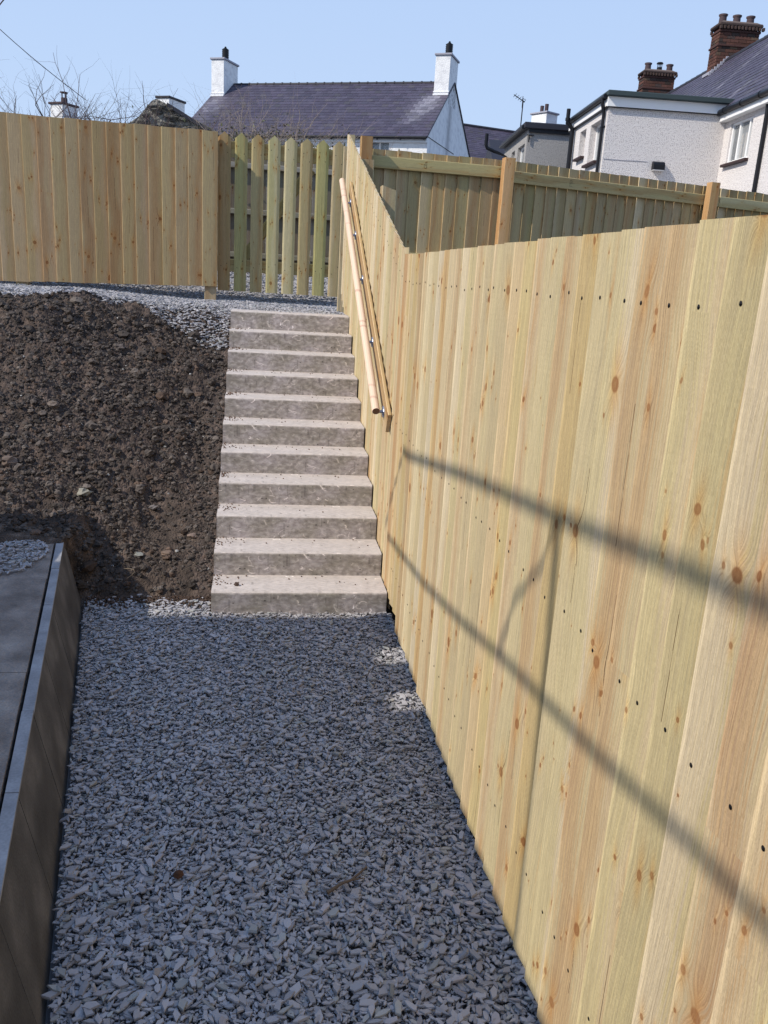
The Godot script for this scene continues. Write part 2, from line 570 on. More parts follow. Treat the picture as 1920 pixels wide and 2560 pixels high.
func feather(w: float, y0: float, top_a: float, top_b: float, col: Color, strip: int, voff: float, thick := 0.011, thin := 0.003, prof := [0.0, -0.016], flip := false, wane := false) -> ArrayMesh:
	# a featheredge board: x 0 (thick edge) .. w (thin edge), outside towards +z; prof is the outer face's z at both edges
	var st := mb()
	var bev := 0.013 if wane else 0.0025
	var dip := 0.0008 if wane else 0.0025
	var ecol := Color(1.28, 1.36, 1.62) if wane else col
	var f0: float = prof[0]
	var f1: float = prof[1]
	var b0 := f0 - thick
	var b1 := f1 - thin
	var u0 := (strip + 0.03) / STRIPS
	var u1 := (strip + 0.97) / STRIPS
	if flip:
		var t := u0
		u0 = u1
		u1 = t
	var V := func(y): return (y + voff) / 2.05
	var ns := 3
	var end := Color(col.r * 1.12, col.g * 1.14, col.b * 1.22)
	var xs := [bev, w]
	var fz := func(x): return lerpf(f0, f1, x / w)
	var ty := func(x): return lerpf(top_a, top_b, x / w)
	quad(st, Vector3(bev, y0, fz.call(bev)), Vector3(w, y0, f1), Vector3(w, top_b, f1), Vector3(bev, ty.call(bev), fz.call(bev)), Vector3(0, 0, 1), col,
		[Vector2(lerpf(u0, u1, bev / w), V.call(y0)), Vector2(u1, V.call(y0)), Vector2(u1, V.call(top_b)), Vector2(lerpf(u0, u1, bev / w), V.call(top_a))])
	quad(st, Vector3(0, y0, f0 - dip), Vector3(bev, y0, fz.call(bev)), Vector3(bev, ty.call(bev), fz.call(bev)), Vector3(0, top_a, f0 - dip), Vector3(-1, 0, 1), ecol,
		[Vector2(u0, V.call(y0)), Vector2(lerpf(u0, u1, bev / w), V.call(y0)), Vector2(lerpf(u0, u1, bev / w), V.call(top_a)), Vector2(u0, V.call(top_a))])
	quad(st, Vector3(0, y0, b0), Vector3(0, y0, f0 - dip), Vector3(0, top_a, f0 - dip), Vector3(0, top_a, b0), Vector3(-1, 0, 0), end,
		[Vector2(u0, V.call(y0)), Vector2(lerpf(u0, u1, 0.08), V.call(y0)), Vector2(lerpf(u0, u1, 0.08), V.call(top_a)), Vector2(u0, V.call(top_a))])
	quad(st, Vector3(w, y0, b1), Vector3(w, y0, f1), Vector3(w, top_b, f1), Vector3(w, top_b, b1), Vector3(1, 0, 0), col,
		[Vector2(u1, V.call(y0)), Vector2(lerpf(u1, u0, 0.03), V.call(y0)), Vector2(lerpf(u1, u0, 0.03), V.call(top_b)), Vector2(u1, V.call(top_b))])
	quad(st, Vector3(0, y0, b0), Vector3(w, y0, b1), Vector3(w, top_b, b1), Vector3(0, top_a, b0), Vector3(0, 0, -1), col,
		[Vector2(u1, V.call(y0 + 0.3)), Vector2(u0, V.call(y0 + 0.3)), Vector2(u0, V.call(top_b + 0.3)), Vector2(u1, V.call(top_a + 0.3))])
	var uvs := [Vector2(u0, 0.1), Vector2(u1, 0.1), Vector2(u1, 0.108), Vector2(u0, 0.108)]
	quad(st, Vector3(0, top_a, b0), Vector3(w, top_b, b1), Vector3(w, top_b, f1), Vector3(0, top_a, f0 - dip), Vector3(0, 1, 0), end, uvs)
	quad(st, Vector3(0, y0, b0), Vector3(w, y0, b1), Vector3(w, y0, f1), Vector3(0, y0, f0 - dip), Vector3(0, -1, 0), col, uvs)
	return st.commit()

func timber(s: Vector3, col: Color, strip: int, voff: float, bev := 0.003, slant := 0.0) -> ArrayMesh:
	# a sawn length with its long side along y, its foot at y = 0; slant tips the top along x
	var st := mb()
	var hx := s.x / 2.0
	var hz := s.z / 2.0
	var prof := [Vector2(-hx + bev, hz), Vector2(hx - bev, hz), Vector2(hx, hz - bev), Vector2(hx, -hz + bev), Vector2(hx - bev, -hz), Vector2(-hx + bev, -hz), Vector2(-hx, -hz + bev), Vector2(-hx, hz - bev)]
	for k in 8:
		var a: Vector2 = prof[k]
		var b: Vector2 = prof[(k + 1) % 8]
		var face := k / 2
		var wide := k % 2 == 0
		var u0 := ((strip + face * 3) % STRIPS + 0.04) / float(STRIPS)
		var u1 := u0 + (0.92 * minf(1.0, a.distance_to(b) / 0.116) if wide else 0.02) / STRIPS
		var ya := s.y + slant * a.x
		var yb := s.y + slant * b.x
		var v := (voff + face * 0.37)
		quad(st, Vector3(a.x, 0, a.y), Vector3(b.x, 0, b.y), Vector3(b.x, yb, b.y), Vector3(a.x, ya, a.y), Vector3(a.x + b.x, 0, a.y + b.y), col,
			[Vector2(u0, v), Vector2(u1, v), Vector2(u1, v + yb / 2.05), Vector2(u0, v + ya / 2.05)])
	var end := Color(col.r * 1.1, col.g * 1.12, col.b * 1.2)
	for e in 2:
		var n := Vector3(0, 1 if e else -1, 0)
		for k in range(1, 7):
			var p := []
			var uv := []
			for j in [0, k, k + 1]:
				p.append(Vector3(prof[j].x, (s.y + slant * prof[j].x) if e else 0.0, prof[j].y))
				uv.append(Vector2((strip + 0.3 + prof[j].x * 3.0) / STRIPS, 0.2 + prof[j].y * 0.05))
			tri(st, p, uv, n, end)
	return st.commit()

func lying(from: Vector3, along: Vector3, face: Vector3) -> Transform3D:
	# places a timber() from a point, its length along one way, its z side towards face
	var y := along.normalized()
	var z := (face - y * face.dot(y)).normalized()
	return Transform3D(Basis(y.cross(z), y, z), from)

func rs() -> int:
	return rng.randi_range(0, STRIPS - 1)

func dot_mesh(r: float) -> ArrayMesh:
	# a nail head: a low dome facing +z
	var st := mb()
	for k in 8:
		var a := TAU * k / 8.0
		var b := TAU * (k + 1) / 8.0
		tri(st, [Vector3(0, 0, r * 0.35), Vector3(cos(a), sin(a), 0) * r, Vector3(cos(b), sin(b), 0) * r], [Vector2.ZERO, Vector2.ZERO, Vector2.ZERO], Vector3(cos((a + b) / 2), sin((a + b) / 2), 1.5).normalized(), Color.WHITE)
	return st.commit()

func fence_top(z: float) -> float:
	return 1.891 if z > -4.271 else 1.892 + 0.311 * (-4.271 - z)

func long_fence() -> void:
	var t := thing("featheredge_fence", "long new pale timber fence of overlapping upright boards rising beside the steps", "fence")
	var nail := dot_mesh(0.0046)
	var z := -7.62
	var base := Basis(Vector3(0, 0, 1), Vector3.UP, Vector3(-1, 0, 0))
	var i := 0
	var white := {}
	while z < 1.2:
		var w := 0.124 + rng.randf_range(-0.003, 0.003)
		var jag := rng.randf_range(-0.002, 0.002)
		var ya := fence_top(z) + jag
		var yb := fence_top(z + w) + jag
		if z < -4.271 and z + w > -4.271: yb = ya
		var y0 := 0.032 + rng.randf_range(-0.012, 0.008) if z > -4.2 else 0.03 + 0.5 * maxf(0.0, -z - 4.45)
		if z < -3.95 and z > -4.2: y0 = 0.10
		var c := tint(0.86, 1.12)
		var pick := rng.randf()
		if pick < 0.2: c = Color(c.r * 0.98, c.g * 0.90, c.b * 0.80)     # orange heartwood
		elif pick < 0.36: c = Color(c.r * 0.985, c.g * 0.985, c.b * 0.94)   # green treated
		elif pick < 0.52: c = Color(c.r * 1.06, c.g * 1.08, c.b * 1.13)
		var ph := rng.randf_range(-0.0015, 0.0015)
		var b := obj("board", feather(w, y0, ya, yb, c, rs(), rng.randf_range(0.0, 2.0), 0.0115, 0.003, [0.012 + ph, -0.004 + ph], false, absf(z + 2.02) < 0.053 or absf(z + 0.96) < 0.053), M.wood, t, Transform3D(base, Vector3(XF, 0, z)))
		var rows := [1.756, 1.035, 0.285]
		if z < -4.2: rows = [ya - 0.14, ya - 0.86]
		for y in rows:
			var yy: float = y + rng.randf_range(-0.009, 0.009)
			if yy < y0 + 0.05: continue
			var nx := 0.035 + rng.randf_range(-0.012, 0.02)
			obj("nail", nail, M.nail, b, Transform3D(Basis(), Vector3(nx, yy, lerpf(0.012, -0.004, nx / w) + ph + 0.0003)))
		z += 0.1045
		i += 1
	# posts and rails at the back
	for p in [[-5.65, 2.30, -0.28], [-4.30, 1.86, -0.1], [-2.4, 1.80, 0.0], [-0.4, 1.80, 0.0], [-6.9, 2.62, 0.0]]:
		var post := timber(Vector3(0.095, p[1] + 0.03, 0.095), tint(0.85, 0.95), rs(), rng.randf(), 0.004, p[2])
		obj("post", post, M.wood, t, Transform3D(Basis(), Vector3(0.807, 0.0, p[0])))
	for y in [0.285, 1.035, 1.756]:
		obj("rail", timber(Vector3(0.075, 5.5, 0.034), tint(), rs(), rng.randf()), M.wood, t, lying(Vector3(XF + 0.028, y, 1.2), Vector3(0, 0, -1), Vector3(-1, 0, 0)))
	for y in [1.757, 1.05]:
		obj("rail", timber(Vector3(0.075, 3.4, 0.034), tint(), rs(), rng.randf()), M.wood, t, lying(Vector3(XF + 0.028, y, -4.36), Vector3(0, 0.311, -1), Vector3(-1, 0, 0)))

func gate_post() -> void:
	var t := thing("gate_post", "slim square timber post closing the fence at the top of the steps beside the gate", "post", Transform3D(Basis(), Vector3(0, 1.38, -7.70)))
	obj("post", timber(Vector3(0.062, 1.56, 0.06), tint(0.88, 0.96), 3, 0.2), M.wood, t, Transform3D(Basis(), Vector3(0.751, 0, 0)))
	obj("stop_batten", timber(Vector3(0.03, 1.465, 0.045), tint(0.92, 1.0), 9, 0.5), M.wood, t, Transform3D(Basis(), Vector3(0.7045, 0, 0.004)))

func left_panel() -> void:
	var t := thing("fence_panel", "straight timber fence panel of wide upright boards standing on the slate left of the gate", "fence", Transform3D(Basis(), Vector3(0, 0, -8.76)))
	var edges := [-3.62, -3.49, -3.36, -3.23, -3.10, -2.97, -2.84, -2.71, -2.58, -2.468, -2.345, -2.221, -2.089, -1.966, -1.834, -1.714, -1.593, -1.465, -1.337, -1.208, -1.085, -0.958, -0.83, -0.709, -0.577, -0.430]
	for i in edges.size() - 1:
		var x: float = edges[i]
		var w: float = edges[i + 1] - x + (0.022 if i < edges.size() - 2 else 0.0)
		var c := tint(0.80, 0.96)
		c = Color(c.r * 0.97, c.g * 0.88, c.b * 0.82)
		if rng.randf() < 0.3: c = Color(c.r * 0.97, c.g * 0.95, c.b * 0.90)
		var yb := lerpf(1.53, 1.60, clampf((x + 2.5) / 2.0, 0, 1)) + rng.randf_range(-0.005, 0.005)
		var yt := 3.034 + rng.randf_range(-0.004, 0.004)
		obj("board", feather(w, yb, yt, yt, c, rs(), rng.randf_range(0, 2), 0.0125, 0.003, [0.013, -0.004]), M.wood, t, Transform3D(Basis(), Vector3(x, 0, 0)))
	for x in [-0.50, -2.3, -3.5]:
		obj("post", timber(Vector3(0.112, 1.62, 0.10), tint(0.8, 0.9), rs(), 0.3), M.wood, t, Transform3D(Basis(), Vector3(x, 1.40, -0.066)))
	for y in [1.72, 2.25, 2.82]:
		obj("rail", timber(Vector3(0.075, 3.1, 0.034), tint(0.8, 0.9), rs(), 0.1), M.wood, t, lying(Vector3(-3.6, y, -0.20), Vector3(1, 0, 0), Vector3(0, 0, 1)))

func gate() -> void:
	var t := thing("picket_gate", "green tinted timber picket gate with pointed tops at the head of the steps", "gate", Transform3D(Basis(), Vector3(0, 0, -8.89)))
	var xs := [-0.372, -0.2095, -0.049, 0.112, 0.275, 0.432, 0.591, 0.753]
	var screw := dot_mesh(0.0042)
	for i in 8:
		var w := 0.123
		var c := tint(0.86, 1.0)
		c = [Color(0.74, 0.64, 0.52), Color(0.77, 0.84, 0.62), Color(0.88, 0.85, 0.72), Color(0.94, 1.0, 0.86), Color(0.98, 1.03, 0.86), Color(0.86, 0.82, 0.70), Color(0.82, 0.90, 0.62), Color(0.88, 0.83, 0.70)][i]
		var st := mb()
		var strip := [0, 3, 5, 2, 6, 9, 12, 14][i] as int
		var hh := w / 2.0
		var y0 := 1.557
		var y1 := 3.003
		var y2 := 3.057
		# the front is slightly rounded: three facets across
		var cols := [[-hh, -0.006], [-hh * 0.72, 0.0], [hh * 0.55, 0.0], [hh, -0.006]]
		for k in 3:
			var a: Array = cols[k]
			var b: Array = cols[k + 1]
			var ya: float = y1 + (y2 - y1) * (1.0 - absf(a[0]) / hh)
			var yb: float = y1 + (y2 - y1) * (1.0 - absf(b[0]) / hh)
			var ua: float = (strip + 0.5 + a[0] / w * 0.9) / STRIPS
			var ub: float = (strip + 0.5 + b[0] / w * 0.9) / STRIPS
			var vo := 0.13 * i
			if k == 1:
				quad(st, Vector3(a[0], y0, a[1]), Vector3(0, y0, 0), Vector3(0, y2, 0), Vector3(a[0], ya, a[1]), Vector3(0, 0, 1), c, [Vector2(ua, vo), Vector2((strip + 0.5) / STRIPS, vo), Vector2((strip + 0.5) / STRIPS, vo + 0.73), Vector2(ua, vo + 0.72)])
				quad(st, Vector3(0, y0, 0), Vector3(b[0], y0, b[1]), Vector3(b[0], yb, b[1]), Vector3(0, y2, 0), Vector3(0, 0, 1), c, [Vector2((strip + 0.5) / STRIPS, vo), Vector2(ub, vo), Vector2(ub, vo + 0.72), Vector2((strip + 0.5) / STRIPS, vo + 0.73)])
			else:
				quad(st, Vector3(a[0], y0, a[1]), Vector3(b[0], y0, b[1]), Vector3(b[0], yb, b[1]), Vector3(a[0], ya, a[1]), Vector3(0, 0, 1), c, [Vector2(ua, vo), Vector2(ub, vo), Vector2(ub, vo + 0.72), Vector2(ua, vo + 0.71)])
		var back := -0.022
		var out := [Vector3(-hh, y0, -0.006), Vector3(-hh, y1, -0.006), Vector3(0, y2, 0), Vector3(hh, y1, -0.006), Vector3(hh, y0, -0.006)]
		for k in 4:
			var a: Vector3 = out[k]
			var b: Vector3 = out[k + 1]
			var ar := Vector3(a.x, a.y, back)
			var br := Vector3(b.x, b.y, back)
			quad(st, a, b, br, ar, (a + b) / 2.0 - Vector3(0, 2.3, 0), Color(c.r * 1.08, c.g * 1.1, c.b * 1.15), [Vector2((strip + 0.1) / STRIPS, a.y / 2.05), Vector2((strip + 0.1) / STRIPS, b.y / 2.05), Vector2((strip + 0.2) / STRIPS, b.y / 2.05), Vector2((strip + 0.2) / STRIPS, a.y / 2.05)])
		for k in 3:
			var p := [out[0], out[1], out[2]] if k == 0 else ([out[0], out[2], out[3]] if k == 1 else [out[0], out[3], out[4]])
			var uv := []
			for j in 3:
				p[j] = Vector3(p[j].x, p[j].y, back)
				uv.append(Vector2((strip + 0.5 + p[j].x / w * 0.9) / STRIPS, p[j].y / 2.05))
			tri(st, p, uv, Vector3(0, 0, -1), c)
		var pk := obj("picket", st, M.wood, t, Transform3D(Basis(), Vector3(xs[i], 0, 0)))
		for q in [[-0.03, 2.93], [0.03, 2.86], [-0.03, 1.80], [0.028, 1.84]]:
			obj("screw", screw, M.nail, pk, Transform3D(Basis(), Vector3(q[0] + rng.randf_range(-0.004, 0.004), q[1] + rng.randf_range(-0.02, 0.02), 0.0004)))
	for y in [2.905, 1.81]:
		obj("rail", timber(Vector3(0.145 if y > 2 else 0.122, 1.24, 0.032), Color(0.78, 0.80, 0.62), 7, 0.4), M.wood, t, lying(Vector3(-0.43, y, -0.039), Vector3(1, 0, 0), Vector3(0, 0, 1)))
	obj("brace", timber(Vector3(0.10, 1.22, 0.030), Color(0.80, 0.80, 0.63), 4, 0.6), M.wood, t, lying(Vector3(-0.24, 1.80, -0.073), Vector3(0.72, 0.98, 0), Vector3(0, 0, 1)))

func handrail() -> void:
	var dir := Vector3(0, 0.537, -1).normalized()
	var lower := Vector3(0.64, 1.066, -4.477)
	var upper := Vector3(0.64, 2.512, -7.178)
	var face := Vector3(-1, 0, 0)
	var bt := thing("handrail_batten", "flat sawn timber batten screwed slantwise across the fence boards behind the handrail", "batten", lying(Vector3(0.699, 1.016, -4.382), dir, face))
	obj("batten", timber(Vector3(0.118, 3.02, 0.02), Color(0.84, 0.72, 0.60), 10, 0.25), M.wood, bt)
	var t := thing("handrail", "round pale wooden handrail sloping up beside the steps on galvanised brackets", "handrail", Transform3D(Basis(), lower))
	var st := mb()
	var len := lower.distance_to(upper)
	var pts := []
	var rad := []
	for s in [0.0, 0.003, 0.3, 0.6, 0.9, 1.2, 1.5, 1.8, 2.1, 2.4, 2.7, len - 0.003, len]:
		pts.append(dir * s)
		rad.append(0.0225 if s > 0.001 and s < len - 0.001 else 0.0205)
	tube(st, pts, rad, 20, false)
	obj("rail", st, M.beech, t)
	for e in [0.0, len]:
		st = mb()
		tube(st, [dir * (e - 0.0006), dir * (e + 0.0006)], [0.0206, 0.0206], 20)
		obj("end_grain", st, M.beech_end, t)
	for s in [0.035, 0.735, 1.505, 2.16, 2.71]:
		st = mb()
		var at: Vector3 = dir * s
		var ny := Vector3(0, dir.z * -1.0, dir.y).normalized()   # across the rail, in the fence's plane
		var down := Vector3(0, -0.881, -0.473)
		# plate: an oval disc on the batten
		var pc: Vector3 = at + Vector3(0.046, 0, 0) + down * 0.028
		var ring := []
		for k in 17:
			var a := TAU * k / 16.0
			ring.append(dir * cos(a) * 0.036 + down * sin(a) * 0.03)
		for k in 16:
			tri(st, [pc + Vector3(-0.004, 0, 0), pc + Vector3(-0.004, 0, 0) + ring[k] * 0.9, pc + Vector3(-0.004, 0, 0) + ring[k + 1] * 0.9], [Vector2.ZERO, Vector2.ZERO, Vector2.ZERO], Vector3(-1, 0, 0), Color.WHITE)
			quad(st, pc + Vector3(-0.004, 0, 0) + ring[k] * 0.9, pc + Vector3(-0.004, 0, 0) + ring[k + 1] * 0.9, pc + ring[k + 1], pc + ring[k], ring[k] + Vector3(-0.02, 0, 0))
			quad(st, pc + ring[k], pc + ring[k + 1], pc + ring[k + 1] + Vector3(0.003, 0, 0), pc + ring[k] + Vector3(0.003, 0, 0), ring[k])
		# neck and saddle
		tube(st, [pc, pc + Vector3(-0.02, 0, 0), at + down * 0.032 + Vector3(0.008, 0, 0), at + down * 0.026 + Vector3(-0.004, 0, 0)], [0.011, 0.008, 0.0075, 0.009], 10)
		box(st, at + down * 0.0235, Vector3(0.028, 0.004, 0.05), 0.001, Basis(Vector3(1, 0, 0), -down, Vector3(1, 0, 0).cross(-down)))
		obj("bracket", st, M.galvanised, t)

func back_fence() -> void:
	var t := thing("railed_fence", "tall timber fence seen from its railed back beyond the long fence", "fence", Transform3D(Basis(), Vector3(0, 0, -9.0)))
	var a := Vector3(0.98, 0, -0.05)
	var b := Vector3(2.52, 0, -0.09)
	var c := Vector3(5.20, 0, -0.80)
	var d := Vector3(8.2, 0, -1.55)
	for run in [[a, b, 0.13], [b, d, 0.135]]:
		var dir: Vector3 = (run[1] - run[0]).normalized()
		var n := dir.cross(Vector3.UP)
		if n.z < 0: n = -n
		var bas := Basis(dir, Vector3.UP, n)
		var len: float = run[0].distance_to(run[1])
		var s := 0.0
		while s < len - 0.05:
			var w: float = run[2] + 0.02
			var col := tint(0.74, 1.0)
			col = Color(col.r * 1.0, col.g * 0.93, col.b * 0.84)
			if rng.randf() < 0.25: col = Color(col.r * 0.86, col.g * 0.90, col.b * 0.84)
			elif rng.randf() < 0.2: col = Color(col.r * 1.02, col.g * 0.94, col.b * 0.85)
			var yt := 3.04 + rng.randf_range(-0.004, 0.004)
			var ph := rng.randf_range(-0.001, 0.001)
			obj("board", feather(w, 1.0, yt, yt, col, rs(), rng.randf_range(0, 2), 0.0115, 0.003, [0.012 + ph, -0.004 + ph], rng.randf() < 0.5), M.wood, t, Transform3D(bas, run[0] + dir * s - n * 0.012))
			s += run[2]
		var rl := [[2.914, 0.115], [2.0, 0.1], [1.3, 0.1]]
		for r in rl:
			var cl := Color(0.90, 0.90, 0.74)
			var seg: float = len if run[1] == b else len / 2.0
			for k in (1 if run[1] == b else 2):
				var y: float = r[0] - (0.03 if run[1] != b else 0.0)
				var rail := obj("rail", timber(Vector3(r[1], seg - 0.012, 0.036), cl, rs(), rng.randf()), M.wood, t, lying(run[0] + dir * (seg * k + 0.006) + Vector3(0, y, 0) + n * 0.0225, dir, n))
				if r[0] > 2.5:
					# the faint print a timber yard leaves: rows of dark bars
					var st := mb()
					for e in 3:
						for q in 6:
							if rng.randf() < 0.8:
								box(st, Vector3(-0.03 + q * 0.011, (0.66 if run[1] == b else 0.80) + e * 0.013 + (0.0 if k == 0 else 0.3), 0.0182), Vector3(0.007, rng.randf_range(0.003, 0.007), 0.0004), 0.0)
					obj("yard_stamp", st, M.nail, rail)
	var posts := [[Vector3(1.03, 0, 0.0), 3.13, 0.118], [Vector3(2.525, 0, -0.005), 3.045, 0.118], [Vector3(5.2, 0, -0.70), 3.07, 0.118], [Vector3(7.9, 0, -1.38), 3.06, 0.118]]
	for p in posts:
		obj("post", timber(Vector3(p[2], p[1] - 0.9, 0.10), Color(1.02, 0.74, 0.55) if p[1] < 3.1 else Color(0.76, 0.58, 0.44), rs(), rng.randf(), 0.005), M.wood, t, Transform3D(Basis(Vector3.UP, 0.12 if p[0].x > 2.6 else 0.03), p[0] + Vector3(0, 0.9, 0.035)))

func lane_fence() -> void:
	var t := thing("weathered_fence", "older grey brown board fence with rails glimpsed through the gate", "fence", Transform3D(Basis(), Vector3(0, 0, -11.1)))
	var x := -2.4
	while x < 0.95:
		var w := rng.randf_range(0.10, 0.125)
		var g := rng.randf_range(0.62, 0.86)
		obj("board", timber(Vector3(w, 1.52, 0.016), Color(g, g * 0.97, g * 0.95), rs(), rng.randf(), 0.002), M.wood_weathered, t, Transform3D(Basis(), Vector3(x + w / 2, 1.73, -0.03)))
		x += w + rng.randf_range(0.001, 0.005)
	for y in [3.005, 2.47, 1.955]:
		obj("rail", timber(Vector3(0.062, 3.4, 0.06), Color(1.25, 1.18, 1.12), rs(), 0.2), M.wood_weathered, t, lying(Vector3(-2.4, y, 0.014), Vector3(1, 0, 0), Vector3(0, 0, 1)))

# ---------------------------------------------------------------- ground, steps, wall

func steps() -> void:
	var t := thing("concrete_steps", "straight flight of eleven cast concrete steps with rounded nosings between soil bank and fence", "steps", Transform3D(Basis(), Vector3(0, 0, Z0)))
	for i in 11:
		var st := mb()
		var y1 := RISE * (i + 1)
		var y0 := RISE * i - 0.03
		var r := 0.016
		var prof := [Vector2(0, y0)]
		var fr := 0.002 * sin(i * 2.3)
		for k in 6:
			var a := PI / 2.0 * k / 5.0
			prof.append(Vector2(-r + r * cos(a) + fr, y1 - r + r * sin(a)))
		prof.append(Vector2(-0.05, y1 + 0.0005))
		prof.append(Vector2(-TREAD - 0.04, y1 - 0.0015))
		prof[0].x = fr * 0.5
		var run := 0.0
		var nx := 24
		var uo := rng.randf()
		var un: Array = []
		for k in nx + 1:
			un.append([rng.randf_range(-0.0015, 0.0015), rng.randf_range(-0.0015, 0.0015)])
		for j in prof.size() - 1:
			var a: Vector2 = prof[j]
			var b: Vector2 = prof[j + 1]
			var la := a.distance_to(b)
			var riser := j <= 2
			for k in nx:
				var x0 := lerpf(XL, XR, float(k) / nx)
				var x1 := lerpf(XL, XR, float(k + 1) / nx)
				var p := []
				var nn := []
				for e in [[x0, a, k, j], [x1, a, k + 1, j], [x1, b, k + 1, j + 1], [x0, b, k, j + 1]]:
					var jit: float = un[e[2]][0] if e[3] > 0 and e[3] < prof.size() - 1 else 0.0
					p.append(Vector3(e[0], e[1].y + jit * 0.6, e[1].x + jit - i * TREAD))
				var v0: float
				var v1: float
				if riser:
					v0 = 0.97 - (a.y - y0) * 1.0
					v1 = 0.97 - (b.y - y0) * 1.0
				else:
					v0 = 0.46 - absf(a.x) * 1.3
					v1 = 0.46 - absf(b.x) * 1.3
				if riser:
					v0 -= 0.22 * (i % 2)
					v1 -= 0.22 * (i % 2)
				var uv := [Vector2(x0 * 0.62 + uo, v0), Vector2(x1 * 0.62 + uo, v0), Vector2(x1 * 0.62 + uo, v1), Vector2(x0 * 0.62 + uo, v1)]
				var tn := b - a
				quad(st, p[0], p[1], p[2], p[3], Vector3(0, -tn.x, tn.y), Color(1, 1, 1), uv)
		# the two ends
		for x in [XL, XR]:
			var c := Vector3(x, y0, -TREAD - i * TREAD)
			for j in prof.size() - 1:
				tri(st, [c, Vector3(x, prof[j].y, prof[j].x - i * TREAD), Vector3(x, prof[j + 1].y, prof[j + 1].x - i * TREAD)], [Vector2(0.1, 0.8), Vector2(0.1 + prof[j].x, 0.8 - prof[j].y * 0.2), Vector2(0.1 + prof[j + 1].x, 0.8 - prof[j + 1].y * 0.2)], Vector3(signf(x - 0.2), 0, 0), Color(0.9, 0.88, 0.86))
		obj("step", st, M.concrete, t)

func wall_x(z: float) -> float:
	# the retaining wall's foot on the path side
	return lerpf(-0.908, -0.479, (z + 4.292) / 2.631)

func retaining_wall() -> void:
	var t := thing("retaining_wall", "low dark grey retaining wall of upright slabs along the left of the slate path", "wall", Transform3D(Basis(), Vector3(0, 0, 0)))
	var z := -4.32
	var i := 0
	var core := mb()
	prism(core, [Vector3(wall_x(-4.32) - 0.004, -0.05, -4.318), Vector3(wall_x(1.35) - 0.004, -0.05, 1.35), Vector3(wall_x(1.35) - 0.087, 0.343, 1.35), Vector3(wall_x(-4.32) - 0.087, 0.343, -4.318)], Vector3(-0.03, 0, 0))
	obj("mortar", core, M.lead, t)
	while z < 1.3:
		var z1 := z + 0.447
		var st := mb()
		var a0 := Vector3(wall_x(z + 0.002), -0.05, z + 0.002)
		var a1 := Vector3(wall_x(z1 - 0.002), -0.05, z1 - 0.002)
		var lean := Vector3(-0.083, 0.395, 0.006)
		var back := Vector3(-0.035, 0, 0.0)
		var proud := Vector3(rng.randf_range(-0.0015, 0.0015), rng.randf_range(-0.001, 0.001), 0)
		var g := rng.randf_range(0.86, 1.08)
		prism(st, [a0 + proud, a1 + proud, a1 + lean + proud, a0 + lean + proud], back, Color(g, g, g))
		obj("slab", st, M.wall_panel, t)
		st = mb()
		var c0 := a0 + lean + Vector3(0.002, 0.0005, 0) + proud
		var c1 := a1 + lean + Vector3(0.002, 0.0005, 0) + proud
		prism(st, [c0, c1, c1 + Vector3(-0.036, 0, 0), c0 + Vector3(-0.036, 0, 0)], Vector3(0, 0.012, 0), Color(g, g, g))
		obj("capping", st, M.wall_cap, t)
		z = z1
		i += 1

func bank(x: float, z: float, fine := true) -> float:
	# height of the loose soil left of the steps
	var d := -4.36 - z + 0.05 * noise_a.get_noise_2d(x * 140.0, 7.0)
	var left := clampf((-0.35 - x) / 1.2, 0.0, 1.0)
	var slope := lerpf(0.505, 0.60, left)
	var y := 0.02 + slope * d
	y += 0.10 * (1.0 - exp(-maxf(d, 0.0) / 0.08)) * lerpf(0.6, 1.0, left)
	y -= 0.10 * exp(-pow((d - 0.55) / 0.3, 2.0)) * exp(-pow((x + 0.55) / 0.28, 2.0))
	if d < 0.0: y = 0.02 + 0.25 * d
	var over := clampf((-0.76 - x) / 0.24, 0.0, 1.0)
	over = over * over * (3.0 - 2.0 * over)
	if x > -0.985: over *= clampf((-4.36 - z) / 0.12, 0.0, 1.0)
	if over > 0.0: y = maxf(y, lerpf(-0.05, 0.325 + 0.045 * clampf((-4.17 - z) / 0.10, 0, 1), over) + 0.03 * clampf((-0.97 - x) / 0.5, 0, 1))
	var top := lerpf(1.425, 1.47, left)
	# soft crest
	var k := 0.10
	var h := clampf(0.5 + 0.5 * (top - y) / k, 0.0, 1.0)
	y = lerpf(top, y, h) - k * h * (1.0 - h)
	var rough := 1.0 if z > -6.9 else clampf((z + 7.6) / 0.7, 0.15, 1.0)
	rough *= clampf((d + 0.1) / 0.25, 0.15, 1.0)
	var near := clampf((-0.25 - x) / 0.12, 0.1, 1.0)
	var pack := smooth_patch(x, d)
	near *= 1.0 - 0.72 * pack
	y += (noise_a.get_noise_2d(x * 100.0, z * 100.0) * 0.085 + noise_a.get_noise_2d(x * 330.0 + 50.0, z * 330.0) * 0.042) * rough * near
	if fine:
		var r := absf(noise_b.get_noise_2d(x * 900.0, z * 900.0))
		y += (r * 0.045 - 0.012 + noise_b.get_noise_2d(x * 2300.0, z * 2300.0) * 0.018) * rough * near
	return y

func smooth_patch(x: float, d: float) -> float:
	# trodden reddish earth low down beside the steps
	return exp(-pow((x + 0.52) / 0.20, 2.0)) * exp(-pow((d - 0.42) / 0.30, 2.0))

